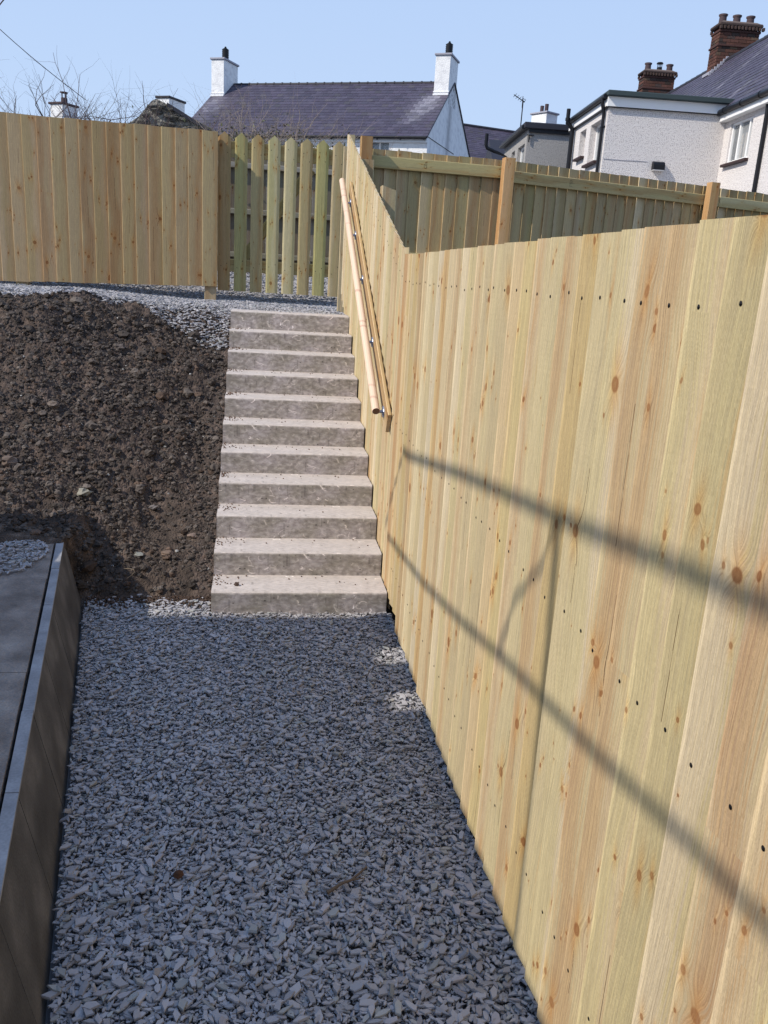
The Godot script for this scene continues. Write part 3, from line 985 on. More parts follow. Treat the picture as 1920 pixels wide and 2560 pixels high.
func soil_bank() -> void:
	var st := mb()
	var x0 := -4.4
	var x1 := XL - 0.002
	var z0 := -4.16
	var z1 := -7.7
	var xs := []
	var x := x1
	while x > x0:
		xs.append(x)
		x -= 0.0135 if x > -2.1 else 0.05
	xs.append(x0)
	var zs := []
	var z := z0
	while z > z1:
		zs.append(z)
		z -= 0.0135 if z > -7.0 else 0.04
	var P := []
	for i in xs.size():
		var row := PackedVector3Array()
		for j in zs.size():
			row.append(Vector3(xs[i], bank(xs[i], zs[j]), zs[j]))
		P.append(row)
	var v := PackedVector3Array()
	var n := PackedVector3Array()
	var idx := PackedInt32Array()
	var nz := zs.size()
	var cols := PackedColorArray()
	for i in xs.size():
		for j in nz:
			v.append(P[i][j])
			var dx: Vector3 = P[maxi(i - 1, 0)][j] - P[mini(i + 1, xs.size() - 1)][j]
			var dz: Vector3 = P[i][mini(j + 1, nz - 1)] - P[i][maxi(j - 1, 0)]
			n.append(dx.cross(dz).normalized())
			if n[-1].y < 0: n[-1] = -n[-1]
			# drier and redder patches
			var q := noise_a.get_noise_2d(xs[i] * 60.0 + 300.0, zs[j] * 60.0)
			var red := clampf(q * 2.0 + 0.1, 0.0, 1.0)
			var low := clampf(1.0 - (-4.36 - zs[j]) / 1.0, 0.0, 1.0) * clampf((-0.25 - xs[i]) / 0.2, 0, 1)
			red = clampf(red * 0.5 + low * 0.4 + smooth_patch(xs[i], -4.36 - zs[j]) * 0.9, 0.0, 1.3)
			cols.append(Color(1.0 + red * 0.24, 1.0 + red * 0.05, 1.0 - red * 0.05))
	for i in xs.size() - 1:
		for j in nz - 1:
			var a := i * nz + j
			for e in [a, a + nz, a + 1, a + 1, a + nz, a + nz + 1]: idx.append(e)
	# rows run towards -x and -z: check the winding once
	var arr := []
	arr.resize(Mesh.ARRAY_MAX)
	arr[Mesh.ARRAY_VERTEX] = v
	arr[Mesh.ARRAY_NORMAL] = n
	arr[Mesh.ARRAY_COLOR] = cols
	var p0 := v[idx[0]]
	if (v[idx[2]] - p0).cross(v[idx[1]] - p0).y < 0:
		for e in range(0, idx.size(), 3):
			var k := idx[e + 1]
			idx[e + 1] = idx[e + 2]
			idx[e + 2] = k
	arr[Mesh.ARRAY_INDEX] = idx
	var mesh := ArrayMesh.new()
	mesh.add_surface_from_arrays(Mesh.PRIMITIVE_TRIANGLES, arr)
	var o := struct("soil_bank", mesh, M.soil)
	tag(o, "bare dark brown loose soil bank sloping down left of the steps")

func lump(seed_: int, flat: float, rough: float) -> ArrayMesh:
	# an irregular stone or clod about 1 across
	var r := RandomNumberGenerator.new()
	r.seed = seed_
	var s := SphereMesh.new()
	s.radius = 0.5
	s.height = 1.0
	s.radial_segments = 9
	s.rings = 5
	var arr := s.get_mesh_arrays()
	var v: PackedVector3Array = arr[Mesh.ARRAY_VERTEX]
	var n := FastNoiseLite.new()
	n.seed = seed_
	n.frequency = 1.1
	for i in v.size():
		var p := v[i]
		p *= 1.0 + rough * n.get_noise_3dv(p * 1.6) * 1.6
		p.y *= flat
		v[i] = p
	var st := mb()
	var idx: PackedInt32Array = arr[Mesh.ARRAY_INDEX]
	for i in range(0, idx.size(), 3):
		var a := v[idx[i]]
		var b := v[idx[i + 1]]
		var c := v[idx[i + 2]]
		var g := (c - a).cross(b - a)
		if g.length() < 1e-9: continue
		tri(st, [a, b, c], [Vector2.ZERO, Vector2.ZERO, Vector2.ZERO], g.normalized(), Color.WHITE)
	return st.commit()

func chip(seed_: int) -> ArrayMesh:
	# a flat splinter of slate about 1 long, with sharp broken edges
	var r := RandomNumberGenerator.new()
	r.seed = seed_
	var k := r.randi_range(4, 6)
	var th := r.randf_range(0.09, 0.20)
	var wide := r.randf_range(0.34, 0.74)
	var top := []
	var bot := []
	var mid := []
	for i in k:
		var a := TAU * (i + r.randf_range(-0.3, 0.3)) / k
		var p := Vector3(cos(a) * 0.5, 0, sin(a) * 0.5 * wide) * r.randf_range(0.74, 1.2)
		mid.append(p + Vector3(0, r.randf_range(-0.3, 0.3) * th, 0))
		top.append(p * r.randf_range(0.86, 0.97) + Vector3(0, th * r.randf_range(0.35, 0.6), 0))
		bot.append(p * r.randf_range(0.86, 0.97) - Vector3(0, th * 0.5, 0))
	var st := mb()
	var ct := Vector3(r.randf_range(-0.1, 0.1), th * 0.52, 0)
	for i in k:
		var j := (i + 1) % k
		var g: Vector3 = (top[i] - ct).cross(top[j] - ct).normalized()
		if g.y < 0: g = -g
		tri(st, [ct, top[i], top[j]], [Vector2.ZERO, Vector2.ZERO, Vector2.ZERO], g, Color.WHITE)
		tri(st, [Vector3(0, -th * 0.5, 0), bot[i], bot[j]], [Vector2.ZERO, Vector2.ZERO, Vector2.ZERO], Vector3(0, -1, 0), Color.WHITE)
		quad(st, top[i], top[j], mid[j], mid[i], mid[i] + mid[j] + Vector3(0, 0.3, 0))
		quad(st, mid[i], mid[j], bot[j], bot[i], mid[i] + mid[j] - Vector3(0, 0.3, 0))
	return st.commit()

func scatter(called: String, meshes: Array, m: Material, places: Array, parent: Node = null) -> void:
	# places: [Transform3D, Color]; dealt out over the meshes, one MultiMesh for each
	var per := []
	for k in meshes.size(): per.append([])
	for i in places.size(): per[i % meshes.size()].append(places[i])
	for k in meshes.size():
		if per[k].is_empty(): continue
		var mm := MultiMesh.new()
		mm.transform_format = MultiMesh.TRANSFORM_3D
		mm.use_colors = true
		mm.mesh = meshes[k]
		mm.instance_count = per[k].size()
		for i in per[k].size():
			mm.set_instance_transform(i, per[k][i][0])
			mm.set_instance_color(i, per[k][i][1])
		var o := MultiMeshInstance3D.new()
		o.name = called
		o.multimesh = mm
		o.material_override = m
		o.set_meta("kind", "stuff")
		(parent if parent else self).add_child(o, true)

func slate_colour() -> Color:
	var v := rng.randf_range(0.72, 1.13)
	var c := Color(0.395, 0.386, 0.40) * v
	var k := rng.randf()
	if k < 0.10: c = Color(0.365, 0.37, 0.36) * v
	elif k < 0.2: c = Color(0.40, 0.375, 0.385) * v
	elif k < 0.23: c = Color(0.36, 0.345, 0.32) * v
	c.a = 1.0
	return c

func chip_place(p: Vector3, size: float, tilt: float) -> Array:
	var b := Basis(Vector3.UP, rng.randf() * TAU)
	b = Basis(Vector3(rng.randf_range(-1, 1), 0, rng.randf_range(-1, 1)).normalized(), rng.randf_range(-tilt, tilt)) * b
	if rng.randf() < 0.035: b = Basis(Vector3(rng.randf_range(-1, 1), 0, rng.randf_range(-1, 1)).normalized(), rng.randf_range(0.7, 1.4)) * b
	return [Transform3D(b.scaled(Vector3.ONE * size), p), slate_colour()]

func land(x: float, z: float) -> float:
	# the upper ground
	var y := 1.438 + 0.012 * noise_a.get_noise_2d(x * 120.0, z * 120.0)
	if x < -0.75: y += 0.045 * clampf((-0.75 - x) / 0.9, 0, 1)
	if z < -9.0: y += 0.135 * (-z - 9.0)
	return y

func gravel() -> void:
	var chips := []
	for k in 14: chips.append(chip(100 + k))
	var low := []
	var cell := 0.0077
	var z := -4.42
	while z < 0.6:
		var x := wall_x(z) + 0.012
		while x < XF + 0.012:
			var p := Vector3(x + rng.randf_range(-1, 1) * cell, 0, z + rng.randf_range(-1, 1) * cell)
			var big := rng.randf()
			var size := rng.randf_range(0.009, 0.017) if big < 0.62 else (rng.randf_range(0.017, 0.027) if big < 0.94 else rng.randf_range(0.027, 0.044))
			if z > -2.2: size *= 1.12
			p.y = rng.randf_range(-0.006, 0.012) + 0.012 * noise_a.get_noise_2d(x * 150.0, z * 150.0) + (0.007 if big > 0.66 else 0.0) + (0.006 if big > 0.94 else 0.0)
			p.x = minf(p.x, XF + 0.002)
			if not (p.z < Z0 - 0.01 and p.x > XL - 0.01) and p.x > wall_x(p.z) + 0.006:
				if p.z > -4.3 or rng.randf() < 0.5: low.append(chip_place(p, size, 0.27))
			x += cell
		z += cell
	var t := Node3D.new()
	t.name = "slate_gravel"
	add_child(t, true)
	tag(t, "blue grey slate chippings covering the lower path at the foot of the steps", "gravel", "", "stuff")
	scatter("slate_chips", chips, M.chips, low, t)
	var up := []
	cell = 0.0185
	z = -6.2
	while z > -9.6:
		var x := -3.3 if z < -6.6 else -0.7
		while x < 0.78:
			var p := Vector3(x + rng.randf_range(-1, 1) * cell, 0, z + rng.randf_range(-1, 1) * cell)
			var edge := -6.82 + 0.12 * noise_a.get_noise_2d(p.x * 90.0, 3.0)
			if p.x > -0.85: edge = lerpf(-6.82, -6.5, clampf((p.x + 0.85) / 0.5, 0, 1)) + 0.1 * noise_a.get_noise_2d(p.x * 150.0, 3.0)
			var ok := p.z < edge
			if p.x > XL - 0.01 and p.z > Z0 - TREAD * 10 - 0.10: ok = false
			if ok:
				p.y = maxf(bank(p.x, p.z, false), 0.0) if p.x < XL and p.z > -7.3 else land(p.x, p.z)
				p.y += rng.randf_range(0.0, 0.024)
				if p.x > XL and p.z > -7.25: p.y = minf(p.y, 1.452)
				up.append(chip_place(p, rng.randf_range(0.018, 0.05), 0.45))
			x += cell
		z -= cell
	while z > -11.6:
		var x := -2.4
		while x < 1.4:
			var p := Vector3(x + rng.randf_range(-1, 1) * cell, 0, z + rng.randf_range(-1, 1) * cell)
			p.y = land(p.x, p.z) + rng.randf_range(0.0, 0.02)
			up.append(chip_place(p, rng.randf_range(0.04, 0.07), 0.5))
			x += 0.028
		z -= 0.028
	t = Node3D.new()
	t.name = "slate_gravel"
	add_child(t, true)
	tag(t, "pale sunlit slate chippings on the landing in front of the panel and gate", "gravel", "", "stuff")
	scatter("slate_chips", chips, M.chips, up, t)
	# a spill of chips on the paving behind the wall's far end
	var spill := []
	for i in 460:
		var a := rng.randf() * TAU
		var r := sqrt(rng.randf())
		var p := Vector3(-1.17 + cos(a) * r * 0.15, 0.368, -4.02 + sin(a) * r * 0.27)
		if p.x > wall_x(p.z) - 0.12: p.x = wall_x(p.z) - 0.12 - rng.randf() * 0.05
		p.y += rng.randf_range(0.0, 0.016) * (1.2 - r)
		spill.append(chip_place(p, rng.randf_range(0.016, 0.036), 0.45))
	t = Node3D.new()
	t.name = "slate_gravel"
	add_child(t, true)
	tag(t, "small spill of slate chippings on the paving behind the end of the low wall", "gravel", "", "stuff")
	scatter("slate_chips", chips, M.chips, spill, t)

func soil_things() -> void:
	var clods := []
	for k in 6: clods.append(lump(300 + k, 0.8, 0.5))
	var places := []
	for i in 26000:
		var x := rng.randf_range(-2.3, XL - 0.015)
		var z := rng.randf_range(-6.75, -4.3)
		var big := rng.randf()
		var s := rng.randf_range(0.006, 0.014) if big < 0.62 else (rng.randf_range(0.014, 0.030) if big < 0.965 else (rng.randf_range(0.030, 0.052) if big < 0.997 else rng.randf_range(0.052, 0.085)))
		var y := bank(x, z) + s * 0.12
		if y < 0.03: continue
		if rng.randf() < smooth_patch(x, -4.36 - z) * 0.92: continue
		if noise_a.get_noise_2d(x * 170.0 + 900.0, z * 170.0) < rng.randf_range(-0.55, 0.15) and s < 0.028: continue
		var v := rng.randf_range(0.6, 1.7)
		var c := Color(0.078, 0.065, 0.056) * v
		var k := rng.randf()
		if k < 0.10: c = Color(0.105, 0.088, 0.075) * v
		elif k < 0.17: c = Color(0.085, 0.060, 0.046) * v
		elif k < 0.185 and s < 0.02: c = Color(0.30, 0.29, 0.27) * v
		c.a = 1
		var b := Basis(Vector3(rng.randf_range(-1, 1), rng.randf_range(-1, 1), rng.randf_range(-1, 1)).normalized(), rng.randf() * TAU)
		places.append([Transform3D(b.scaled(Vector3(s, s * rng.randf_range(0.7, 1.0), s * rng.randf_range(0.7, 1.2))), Vector3(x, y, z)), c])
	# crumbs that have rolled onto the ends of the steps and onto the gravel's edge
	for i in 520:
		var st := rng.randi_range(0, 9)
		var x := XL + absf(rng.randfn(0.0, 0.06))
		if rng.randf() < 0.25: x = rng.randf_range(XL, XR)
		var z := Z0 - TREAD * st - rng.randf_range(0.1, TREAD)
		var s := rng.randf_range(0.003, 0.009)
		var c := Color(0.12, 0.07, 0.045) * rng.randf_range(0.7, 1.5)
		c.a = 1
		places.append([Transform3D(Basis(Vector3.UP, rng.randf() * TAU).scaled(Vector3.ONE * s), Vector3(x, RISE * (st + 1) + s * 0.3, z)), c])
	for i in 700:
		var x := rng.randf_range(-0.9, XL)
		var z := -4.36 + absf(rng.randfn(0.0, 0.07))
		var s := rng.randf_range(0.004, 0.014)
		var c := Color(0.075, 0.052, 0.040) * rng.randf_range(0.7, 1.5)
		c.a = 1
		places.append([Transform3D(Basis(Vector3.UP, rng.randf() * TAU).scaled(Vector3.ONE * s), Vector3(x, 0.02, z)), c])
	var t := Node3D.new()
	t.name = "soil_clods"
	add_child(t, true)
	tag(t, "crumbled dark earth clods and grit strewn over the soil bank", "soil", "", "stuff")
	scatter("clods", clods, M.clod, places, t)
	# stones one can pick out
	var stones := [[-1.02, -4.98, 0.085, 0.5, "pale flat stone low on the soil bank above the wall end", Color(0.27, 0.25, 0.2)], [-0.50, -4.62, 0.07, 0.35, "brown flat stone at the soil's foot nearest the steps", Color(0.17, 0.12, 0.09)],
		[-0.66, -4.60, 0.05, 0.5, "light oval stone on the reddish soil at the bank's foot", Color(0.24, 0.24, 0.21)], [-0.37, -4.78, 0.065, 0.4, "broad pinkish stone lying beside the third step", Color(0.2, 0.145, 0.115)],
		[-1.30, -5.55, 0.075, 0.7, "rounded brown stone half way up the soil bank", Color(0.15, 0.12, 0.1)], [-1.47, -5.10, 0.09, 0.7, "large brown clod of earth left on the soil bank above the slate spill", Color(0.14, 0.105, 0.085)],
		[-0.62, -5.0, 0.055, 0.6, "grey upright stone in the middle of the soil bank", Color(0.15, 0.13, 0.12)], [-1.0, -6.3, 0.08, 0.7, "dark stone near the crest of the soil bank", Color(0.11, 0.09, 0.08)]]
	for k in stones:
		var o := obj("stone", lump(500 + int(k[2] * 1000), k[3], 0.45), plain(lin(k[5].r, k[5].g, k[5].b), 0.95), null, Transform3D(Basis(Vector3.UP, k[0] * 9.0).scaled(Vector3.ONE * k[2]), Vector3(k[0], bank(k[0], k[1]) + 0.012, k[1])))
		tag(o, k[4], "stone", "stones lying on the soil bank")
	var o := obj("stone", lump(77, 0.8, 0.3), plain(Color(0.33, 0.27, 0.24), 0.95), null, Transform3D(Basis(), Vector3(-0.10, RISE + 0.009, -4.235)).scaled_local(Vector3.ONE * 0.026))
	tag(o, "small dark stone sitting on the bottom concrete step", "stone")
	# twigs and roots
	var st := mb()
	tube(st, [Vector3(0, 0, 0), Vector3(0.045, 0.012, -0.022), Vector3(0.075, 0.014, -0.032), Vector3(0.125, 0.022, -0.075)], [0.006, 0.005, 0.0045, 0.003], 6, true, Color(0.16, 0.11, 0.075))
	tube(st, [Vector3(0.075, 0.014, -0.032), Vector3(0.11, 0.016, -0.035)], [0.0035, 0.002], 5, true, Color(0.16, 0.11, 0.075))
	o = obj("twig", st, M.twig, null, Transform3D(Basis(), Vector3(0.225, 0.026, -2.02)))
	tag(o, "dry brown forked twig lying on the slate path", "twig")
	for k in [[-0.35, -4.52, 1.2], [-0.72, -4.46, 0.3], [-1.1, -5.3, 2.0]]:
		st = mb()
		var pts := []
		var rad := []
		var p := Vector3.ZERO
		for e in 6:
			pts.append(p)
			rad.append(0.0022 - e * 0.0003)
			p += Vector3(cos(k[2] + e * 0.5), 0.15 - 0.1 * e, sin(k[2] + e * 0.3)) * 0.035
		tube(st, pts, rad, 5, true, Color(0.22, 0.17, 0.12))
		o = obj("root", st, M.twig, null, Transform3D(Basis(), Vector3(k[0], bank(k[0], k[1]) + 0.02, k[1])))
		tag(o, ["thin pale root curling from the soil beside the lowest steps", "thin root hanging in the hollow by the end of the low wall", "thin root lying across the middle of the soil bank"][[-0.35, -0.72, -1.1].find(k[0])], "root", "roots in the soil bank")
	o = obj("leaf", dot_mesh(0.016), plain(Color(0.30, 0.19, 0.12), 0.8), null, Transform3D(Basis(Vector3.RIGHT, -1.3), Vector3(-0.21, 0.033, -2.12)))
	tag(o, "dead brown leaf on the slate path near the low wall", "leaf")

func sheet(called: String, pts: Array, m: Material) -> void:
	# a ground sheet of quads given as rows of points
	var st := mb()
	for i in pts.size() - 1:
		for j in pts[i].size() - 1:
			quad(st, pts[i][j], pts[i][j + 1], pts[i + 1][j + 1], pts[i + 1][j], Vector3.UP)
	struct(called, st, m)

func grounds() -> void:
	sheet("path_bed", [[Vector3(-1.3, -0.03, 8), Vector3(0.78, -0.03, 8)], [Vector3(-1.3, -0.03, -4.6), Vector3(0.78, -0.03, -4.6)]], M.earth)
	# upper ground beyond, out to the horizon
	var rows := []
	for z in [-7.28, -9.0, -11.2, -13.0, -40.0, -300.0]:
		var row := []
		for x in [-300.0, -40.0, -4.4, -0.75, 0.76, 10.0, 40.0, 300.0]:
			var y := land(clampf(x, -3.0, 1.0), maxf(z, -11.2)) - 0.012
			row.append(Vector3(x, y, z))
		rows.append(row)
	sheet("ground", rows, M.earth)
	# the garden behind the long fence falls with the fence
	rows = []
	for e in [[-7.28, 1.42], [-5.5, 0.95], [-3.0, 0.45], [0.0, 0.2], [60.0, 0.2], [300.0, 0.2]]:
		var row := []
		for x in [0.775, 3.0, 40.0, 300.0]: row.append(Vector3(x, e[1], e[0]))
		rows.append(row)
	sheet("lawn", rows, M.grass)
	rows = []
	for e in [[-7.28, 1.40], [-4.2, 0.28], [60.0, 0.28], [300.0, 0.28]]:
		var row := []
		for x in [-300.0, -40.0, -4.38]: row.append(Vector3(x, e[1], e[0]))
		rows.append(row)
	sheet("ground", rows, M.earth)
	# paving behind the low wall
	var t := thing("paving", "dull grey concrete paving behind the low wall at the left edge", "paving")
	var zz := -3.72
	for k in 6:
		var st := mb()
		var z1 := zz + 0.93
		if k == 0:
			prism(st, [Vector3(-4.4, 0.2, -4.45), Vector3(wall_x(-4.45) - 0.13, 0.2, -4.45), Vector3(wall_x(zz) - 0.127, 0.2, zz - 0.004), Vector3(-4.4, 0.2, zz - 0.004)], Vector3(0, 0.158, 0))
			obj("slab", st, M.slab, t)
			st = mb()
		prism(st, [Vector3(-4.4, 0.2, zz + 0.004), Vector3(wall_x(zz) - 0.129, 0.2, zz + 0.004), Vector3(wall_x(z1) - 0.129, 0.2, z1 - 0.004), Vector3(-4.4, 0.2, z1 - 0.004)], Vector3(0, 0.160 + 0.002 * (k % 2), 0))
		obj("slab", st, M.slab, t)
		zz = z1

# ---------------------------------------------------------------- houses

func window(parent: Node, o: Vector3, ux: Vector3, uy: Vector3, n: Vector3, w: float, h: float, bars: Array, fw := 0.05) -> void:
	# a white framed window standing in an opening whose lower left corner is o; bars are fractions of the width
	var f := mb()
	var bas := Basis(ux, uy, n)
	box(f, o + ux * w / 2 + uy * fw / 2, Vector3(w, fw, 0.05), 0.004, bas)
	box(f, o + ux * w / 2 + uy * (h - fw / 2), Vector3(w, fw, 0.05), 0.004, bas)
	box(f, o + ux * fw / 2 + uy * h / 2, Vector3(fw, h - 2 * fw, 0.05), 0.004, bas)
	box(f, o + ux * (w - fw / 2) + uy * h / 2, Vector3(fw, h - 2 * fw, 0.05), 0.004, bas)
	for b in bars:
		box(f, o + ux * w * b + uy * h / 2, Vector3(fw * 1.2, h - 2 * fw, 0.054), 0.004, bas)
	var win := obj("window", f, M.white_paint, parent)
	var edges := [0.0] + bars + [1.0]
	for k in edges.size() - 1:
		var a: float = edges[k] * w + fw * (1.0 if k == 0 else 0.6)
		var b: float = edges[k + 1] * w - fw * (1.0 if k == edges.size() - 2 else 0.6)
		var g := mb()
		box(g, o + ux * (a + b) / 2 + uy * h / 2 - n * 0.004, Vector3(b - a, h - 2 * fw, 0.006), 0.0, bas)
		obj("pane", g, M.glass, win)
	var c := mb()
	box(c, o + ux * w / 2 + uy * h / 2 - n * 0.16, Vector3(w + 0.1, h + 0.1, 0.01), 0.0, bas)
	obj("interior", c, M.glass_dark, win)

func slates(parent: Node, p0: Vector3, along: Vector3, up: Vector3, w: float, h: float, sw: float, sh: float, alone: int, stain: Callable) -> void:
	# courses of slates on a slope: p0 lower left corner, along the eave, up the slope; the last «alone» of each course are parts
	var n := along.cross(up).normalized()
	var rows := int(ceil(h / sh))
	var cnt := int(ceil(w / sw)) + 1
	var rest := mb()
	var shapes := {}
	var made := 0
	for r in rows:
		var off := -sw * 0.5 * (r % 2)
		for k in cnt:
			var a := maxf(0.0, off + k * sw + 0.003)
			var b := minf(w, off + (k + 1) * sw - 0.003)
			if b - a < 0.02: continue
			var y0 := r * sh + rng.randf_range(-0.006, 0.004)
			var y1 := minf(h, r * sh + sh * 1.9)
			var v := rng.randf_range(0.8, 1.2)
			var c := Color(0.083, 0.071, 0.102) * v
			if rng.randf() < 0.08: c = Color(0.088, 0.078, 0.092) * v
			var s: float = stain.call((a + b) / 2, y0)
			c = c.lerp(Color(0.30, 0.285, 0.33), clampf(s * rng.randf_range(0.3, 1.3), 0, 1))
			c.a = 1
			var lift := 0.016 + rng.randf_range(0, 0.004)
			var individually := (b > w - alone * sw) and made < 300
			var st := mb() if individually else rest
			var q := p0 + along * a + up * y0
			if individually:
				q = Vector3.ZERO
			var u := along * (b - a)
			var e := up * (y1 - y0)
			var lo := n * lift
			var hi := n * (lift - 0.013)
			var th := n * 0.009
			quad(st, q + lo, q + u + lo, q + u + e + hi, q + e + hi, n, c)
			quad(st, q + lo - th, q + u + lo - th, q + u + lo, q + lo, -up, c * Color(0.8, 0.8, 0.8))
			quad(st, q + lo - th, q + lo, q + e + hi, q + e + hi - th, -along, c)
			quad(st, q + u + lo - th, q + u + lo, q + u + e + hi, q + u + e + hi - th, along, c)
			if individually:
				made += 1
				obj("slate", st, M.slate_roof, parent, Transform3D(Basis(), p0 + along * a + up * y0))
	var o := obj("slates", rest, M.slate_roof, parent)
	o.set_meta("kind", "stuff")

func cowl(parent: Node, at: Vector3, r: float, h: float) -> void:
	var st := mb()
	var pts := []
	var rad := []
	for k in 6:
		pts.append_array([at + Vector3(0, h * (0.05 + k * 0.15), 0), at + Vector3(0, h * (0.13 + k * 0.15), 0)])
		rad.append_array([r * 0.86, r])
	pts.append(at + Vector3(0, h * 0.97, 0))
	rad.append(r * 0.55)
	tube(st, [at, at + Vector3(0, h * 0.06, 0)], [r * 0.7, r * 0.7], 14)
	tube(st, pts, rad, 14)
	tube(st, [at + Vector3(0, h * 0.97, 0), at + Vector3(0, h * 1.12, 0)], [r * 0.42, r * 0.2], 10)
	obj("chimney_pot", st, M.black_plastic, parent)

func white_house() -> void:
	var yaw := -atan2(0.442, 0.897)
	var t := thing("white_house", "white cottage with purple slate roof and a white chimney at each end", "house", Transform3D(Basis(Vector3.UP, yaw), Vector3(6.071, 6.973, -33.149)))
	var G := -5.5
	var Lx := -10.62
	# walls: front with a window, gable with a soot streak, the rest
	var st := mb()
	wall(st, Vector3(Lx, G, -0.12), Vector3(1, 0, 0), Vector3(0, 1, 0), 10.62, -G - 0.02, [[8.30, 4.40, 9.12, 5.36], [4.9, 4.40, 5.7, 5.36], [1.4, 4.40, 2.2, 5.36], [4.9, 1.4, 6.1, 2.8]], Vector3(0, 0, 1), 0.16)
	quad(st, Vector3(Lx, G, -0.12), Vector3(Lx, G, -7.75), Vector3(Lx, 0, -7.75), Vector3(Lx, 0, -0.12), Vector3(-1, 0, 0))
	tri(st, [Vector3(Lx, 0, -0.12), Vector3(Lx, 0, -7.75), Vector3(Lx, 2.58, -3.55)], [Vector2.ZERO, Vector2.ZERO, Vector2.ZERO], Vector3(-1, 0, 0), Color.WHITE)
	quad(st, Vector3(Lx, G, -7.75), Vector3(0, G, -7.75), Vector3(0, 0, -7.75), Vector3(Lx, 0, -7.75), Vector3(0, 0, -1))
	obj("wall", st, M.white_render, t)
	# gable end as a fine grid so that its soot streak has a shape
	st = mb()
	var cell := 0.12
	var roofy := func(b: float) -> float: return minf(0.02 + 0.733 * b, 2.60) if b < 3.55 else 2.60 - (b - 3.55) * 0.612
	var b := 0.12
	while b < 7.74:
		var b1 := minf(b + cell, 7.75)
		var y := G
		while y < roofy.call((b + b1) / 2) - 0.001:
			var y1 := y + 0.3
			var p := [[b, minf(y, roofy.call(b))], [b1, minf(y, roofy.call(b1))], [b1, minf(y1, roofy.call(b1))], [b, minf(y1, roofy.call(b))]]
			for tr in [[0, 1, 2], [0, 2, 3]]:
				var q := []
				for j in tr: q.append(Vector3(0, p[j][1], -p[j][0]))
				if (q[1] - q[0]).cross(q[2] - q[0]).length() < 1e-7: continue
				var o := [0, 1, 2] if (q[2] - q[0]).cross(q[1] - q[0]).x > 0 else [0, 2, 1]
				for j in o:
					var bb: float = -q[j].z
					var k := exp(-pow((bb - 3.15 - 0.05 * q[j].y) / 0.30, 2.0)) * clampf(0.7 + 0.1 * q[j].y, 0.2, 0.75) + 0.06 * noise_a.get_noise_2d(bb * 90.0, q[j].y * 30.0)
					st.set_color(Color(1 - 0.55 * k, 1 - 0.56 * k, 1 - 0.55 * k))
					st.set_normal(Vector3(1, 0, 0))
					st.set_uv(Vector2.ZERO)
					st.add_vertex(q[j])
			y = y1
		b = b1
	var gable := obj("gable_wall", st, M.white_render, t)
	st = mb()
	box(st, Vector3(0.004, 0.03, -2.2), Vector3(0.02, 0.022, 4.2), 0.0)
	obj("drip_line", st, M.wire, gable)
	# roof
	st = mb()
	prism(st, [Vector3(Lx, 0.0, 0.06), Vector3(Lx, 2.62, -3.55), Vector3(Lx, 2.56, -3.55), Vector3(Lx, -0.06, 0.06)], Vector3(-Lx + 0.03, 0, 0))
	prism(st, [Vector3(Lx, 2.62, -3.56), Vector3(Lx, -0.02, -7.9), Vector3(Lx, -0.08, -7.9), Vector3(Lx, 2.56, -3.56)], Vector3(-Lx + 0.05, 0, 0))
	var roof := obj("roof", st, M.dark_tile, t)
	var up := Vector3(0, 2.62, -3.61)
	var len := up.length()
	slates(roof, Vector3(Lx, 0.0, 0.06), Vector3(1, 0, 0), up.normalized(), 10.65, len, 0.262, 0.235, 17,
		func(x, y): return (exp(-pow((x - 10.15 + (3.2 - y) * 0.22) / 0.42, 2.0)) * clampf((3.5 - y) / 0.5, 0, 1) * clampf((y - 0.6) / 1.2, 0, 1) + exp(-pow((x - 0.45) / 0.5, 2.0)) * clampf((3.4 - y) / 0.6, 0, 1) * clampf((y - 0.5) / 2.0, 0, 1) * 0.7))
	for k in 24:
		st = mb()
		var x := Lx + 0.65 + k * 0.392
		tube(st, [Vector3(x, 2.60, -3.55), Vector3(x + 0.355, 2.60, -3.55)], [0.075, 0.075], 10)
		tube(st, [Vector3(x + 0.34, 2.605, -3.55), Vector3(x + 0.388, 2.605, -3.55)], [0.09, 0.09], 10)
		obj("ridge_tile", st, M.dark_tile, roof)
	# eaves: gutter, brackets, fascia
	st = mb()
	tube(st, [Vector3(Lx, -0.035, 0.09), Vector3(0.0, -0.035, 0.09)], [0.055, 0.055], 10)
	for k in 12:
		box(st, Vector3(Lx + 0.3 + k * 0.93, -0.06, 0.07), Vector3(0.03, 0.11, 0.13), 0.004)
	obj("gutter", st, M.black_plastic, t)
	st = mb()
	box(st, Vector3(Lx / 2, -0.10, -0.065), Vector3(-Lx, 0.17, 0.09), 0.004)
	obj("fascia", st, M.white_paint, t)
	for x in [8.30, 4.9, 1.4]:
		window(t, Vector3(Lx + x, -1.10, -0.24), Vector3(1, 0, 0), Vector3(0, 1, 0), Vector3(0, 0, 1), 0.82 if x > 8 else 0.8, 0.96, [0.5])
	window(t, Vector3(Lx + 4.9, -4.1, -0.24), Vector3(1, 0, 0), Vector3(0, 1, 0), Vector3(0, 0, 1), 1.2, 1.4, [0.5])
	# chimneys
	for x in [-0.305, -10.32]:
		st = mb()
		box(st, Vector3(x, 2.55, -3.34), Vector3(0.61, 1.75, 1.26), 0.012)
		var ch := obj("chimney", st, M.white_render, roof)
		st = mb()
		box(st, Vector3(x, 3.465, -3.34), Vector3(0.71, 0.075, 1.36), 0.012)
		obj("chimney_cap", st, M.lead, roof)
		st = mb()
		box(st, Vector3(x, 2.11, -2.70), Vector3(0.66, 0.045, 0.03), 0.005)
		box(st, Vector3(x, 2.0, -2.66), Vector3(0.64, 0.07, 0.06), 0.005)
		obj("flashing", st, M.white_paint, roof)
		cowl(roof, Vector3(x + 0.06, 3.50, -3.28), 0.155, 0.50)

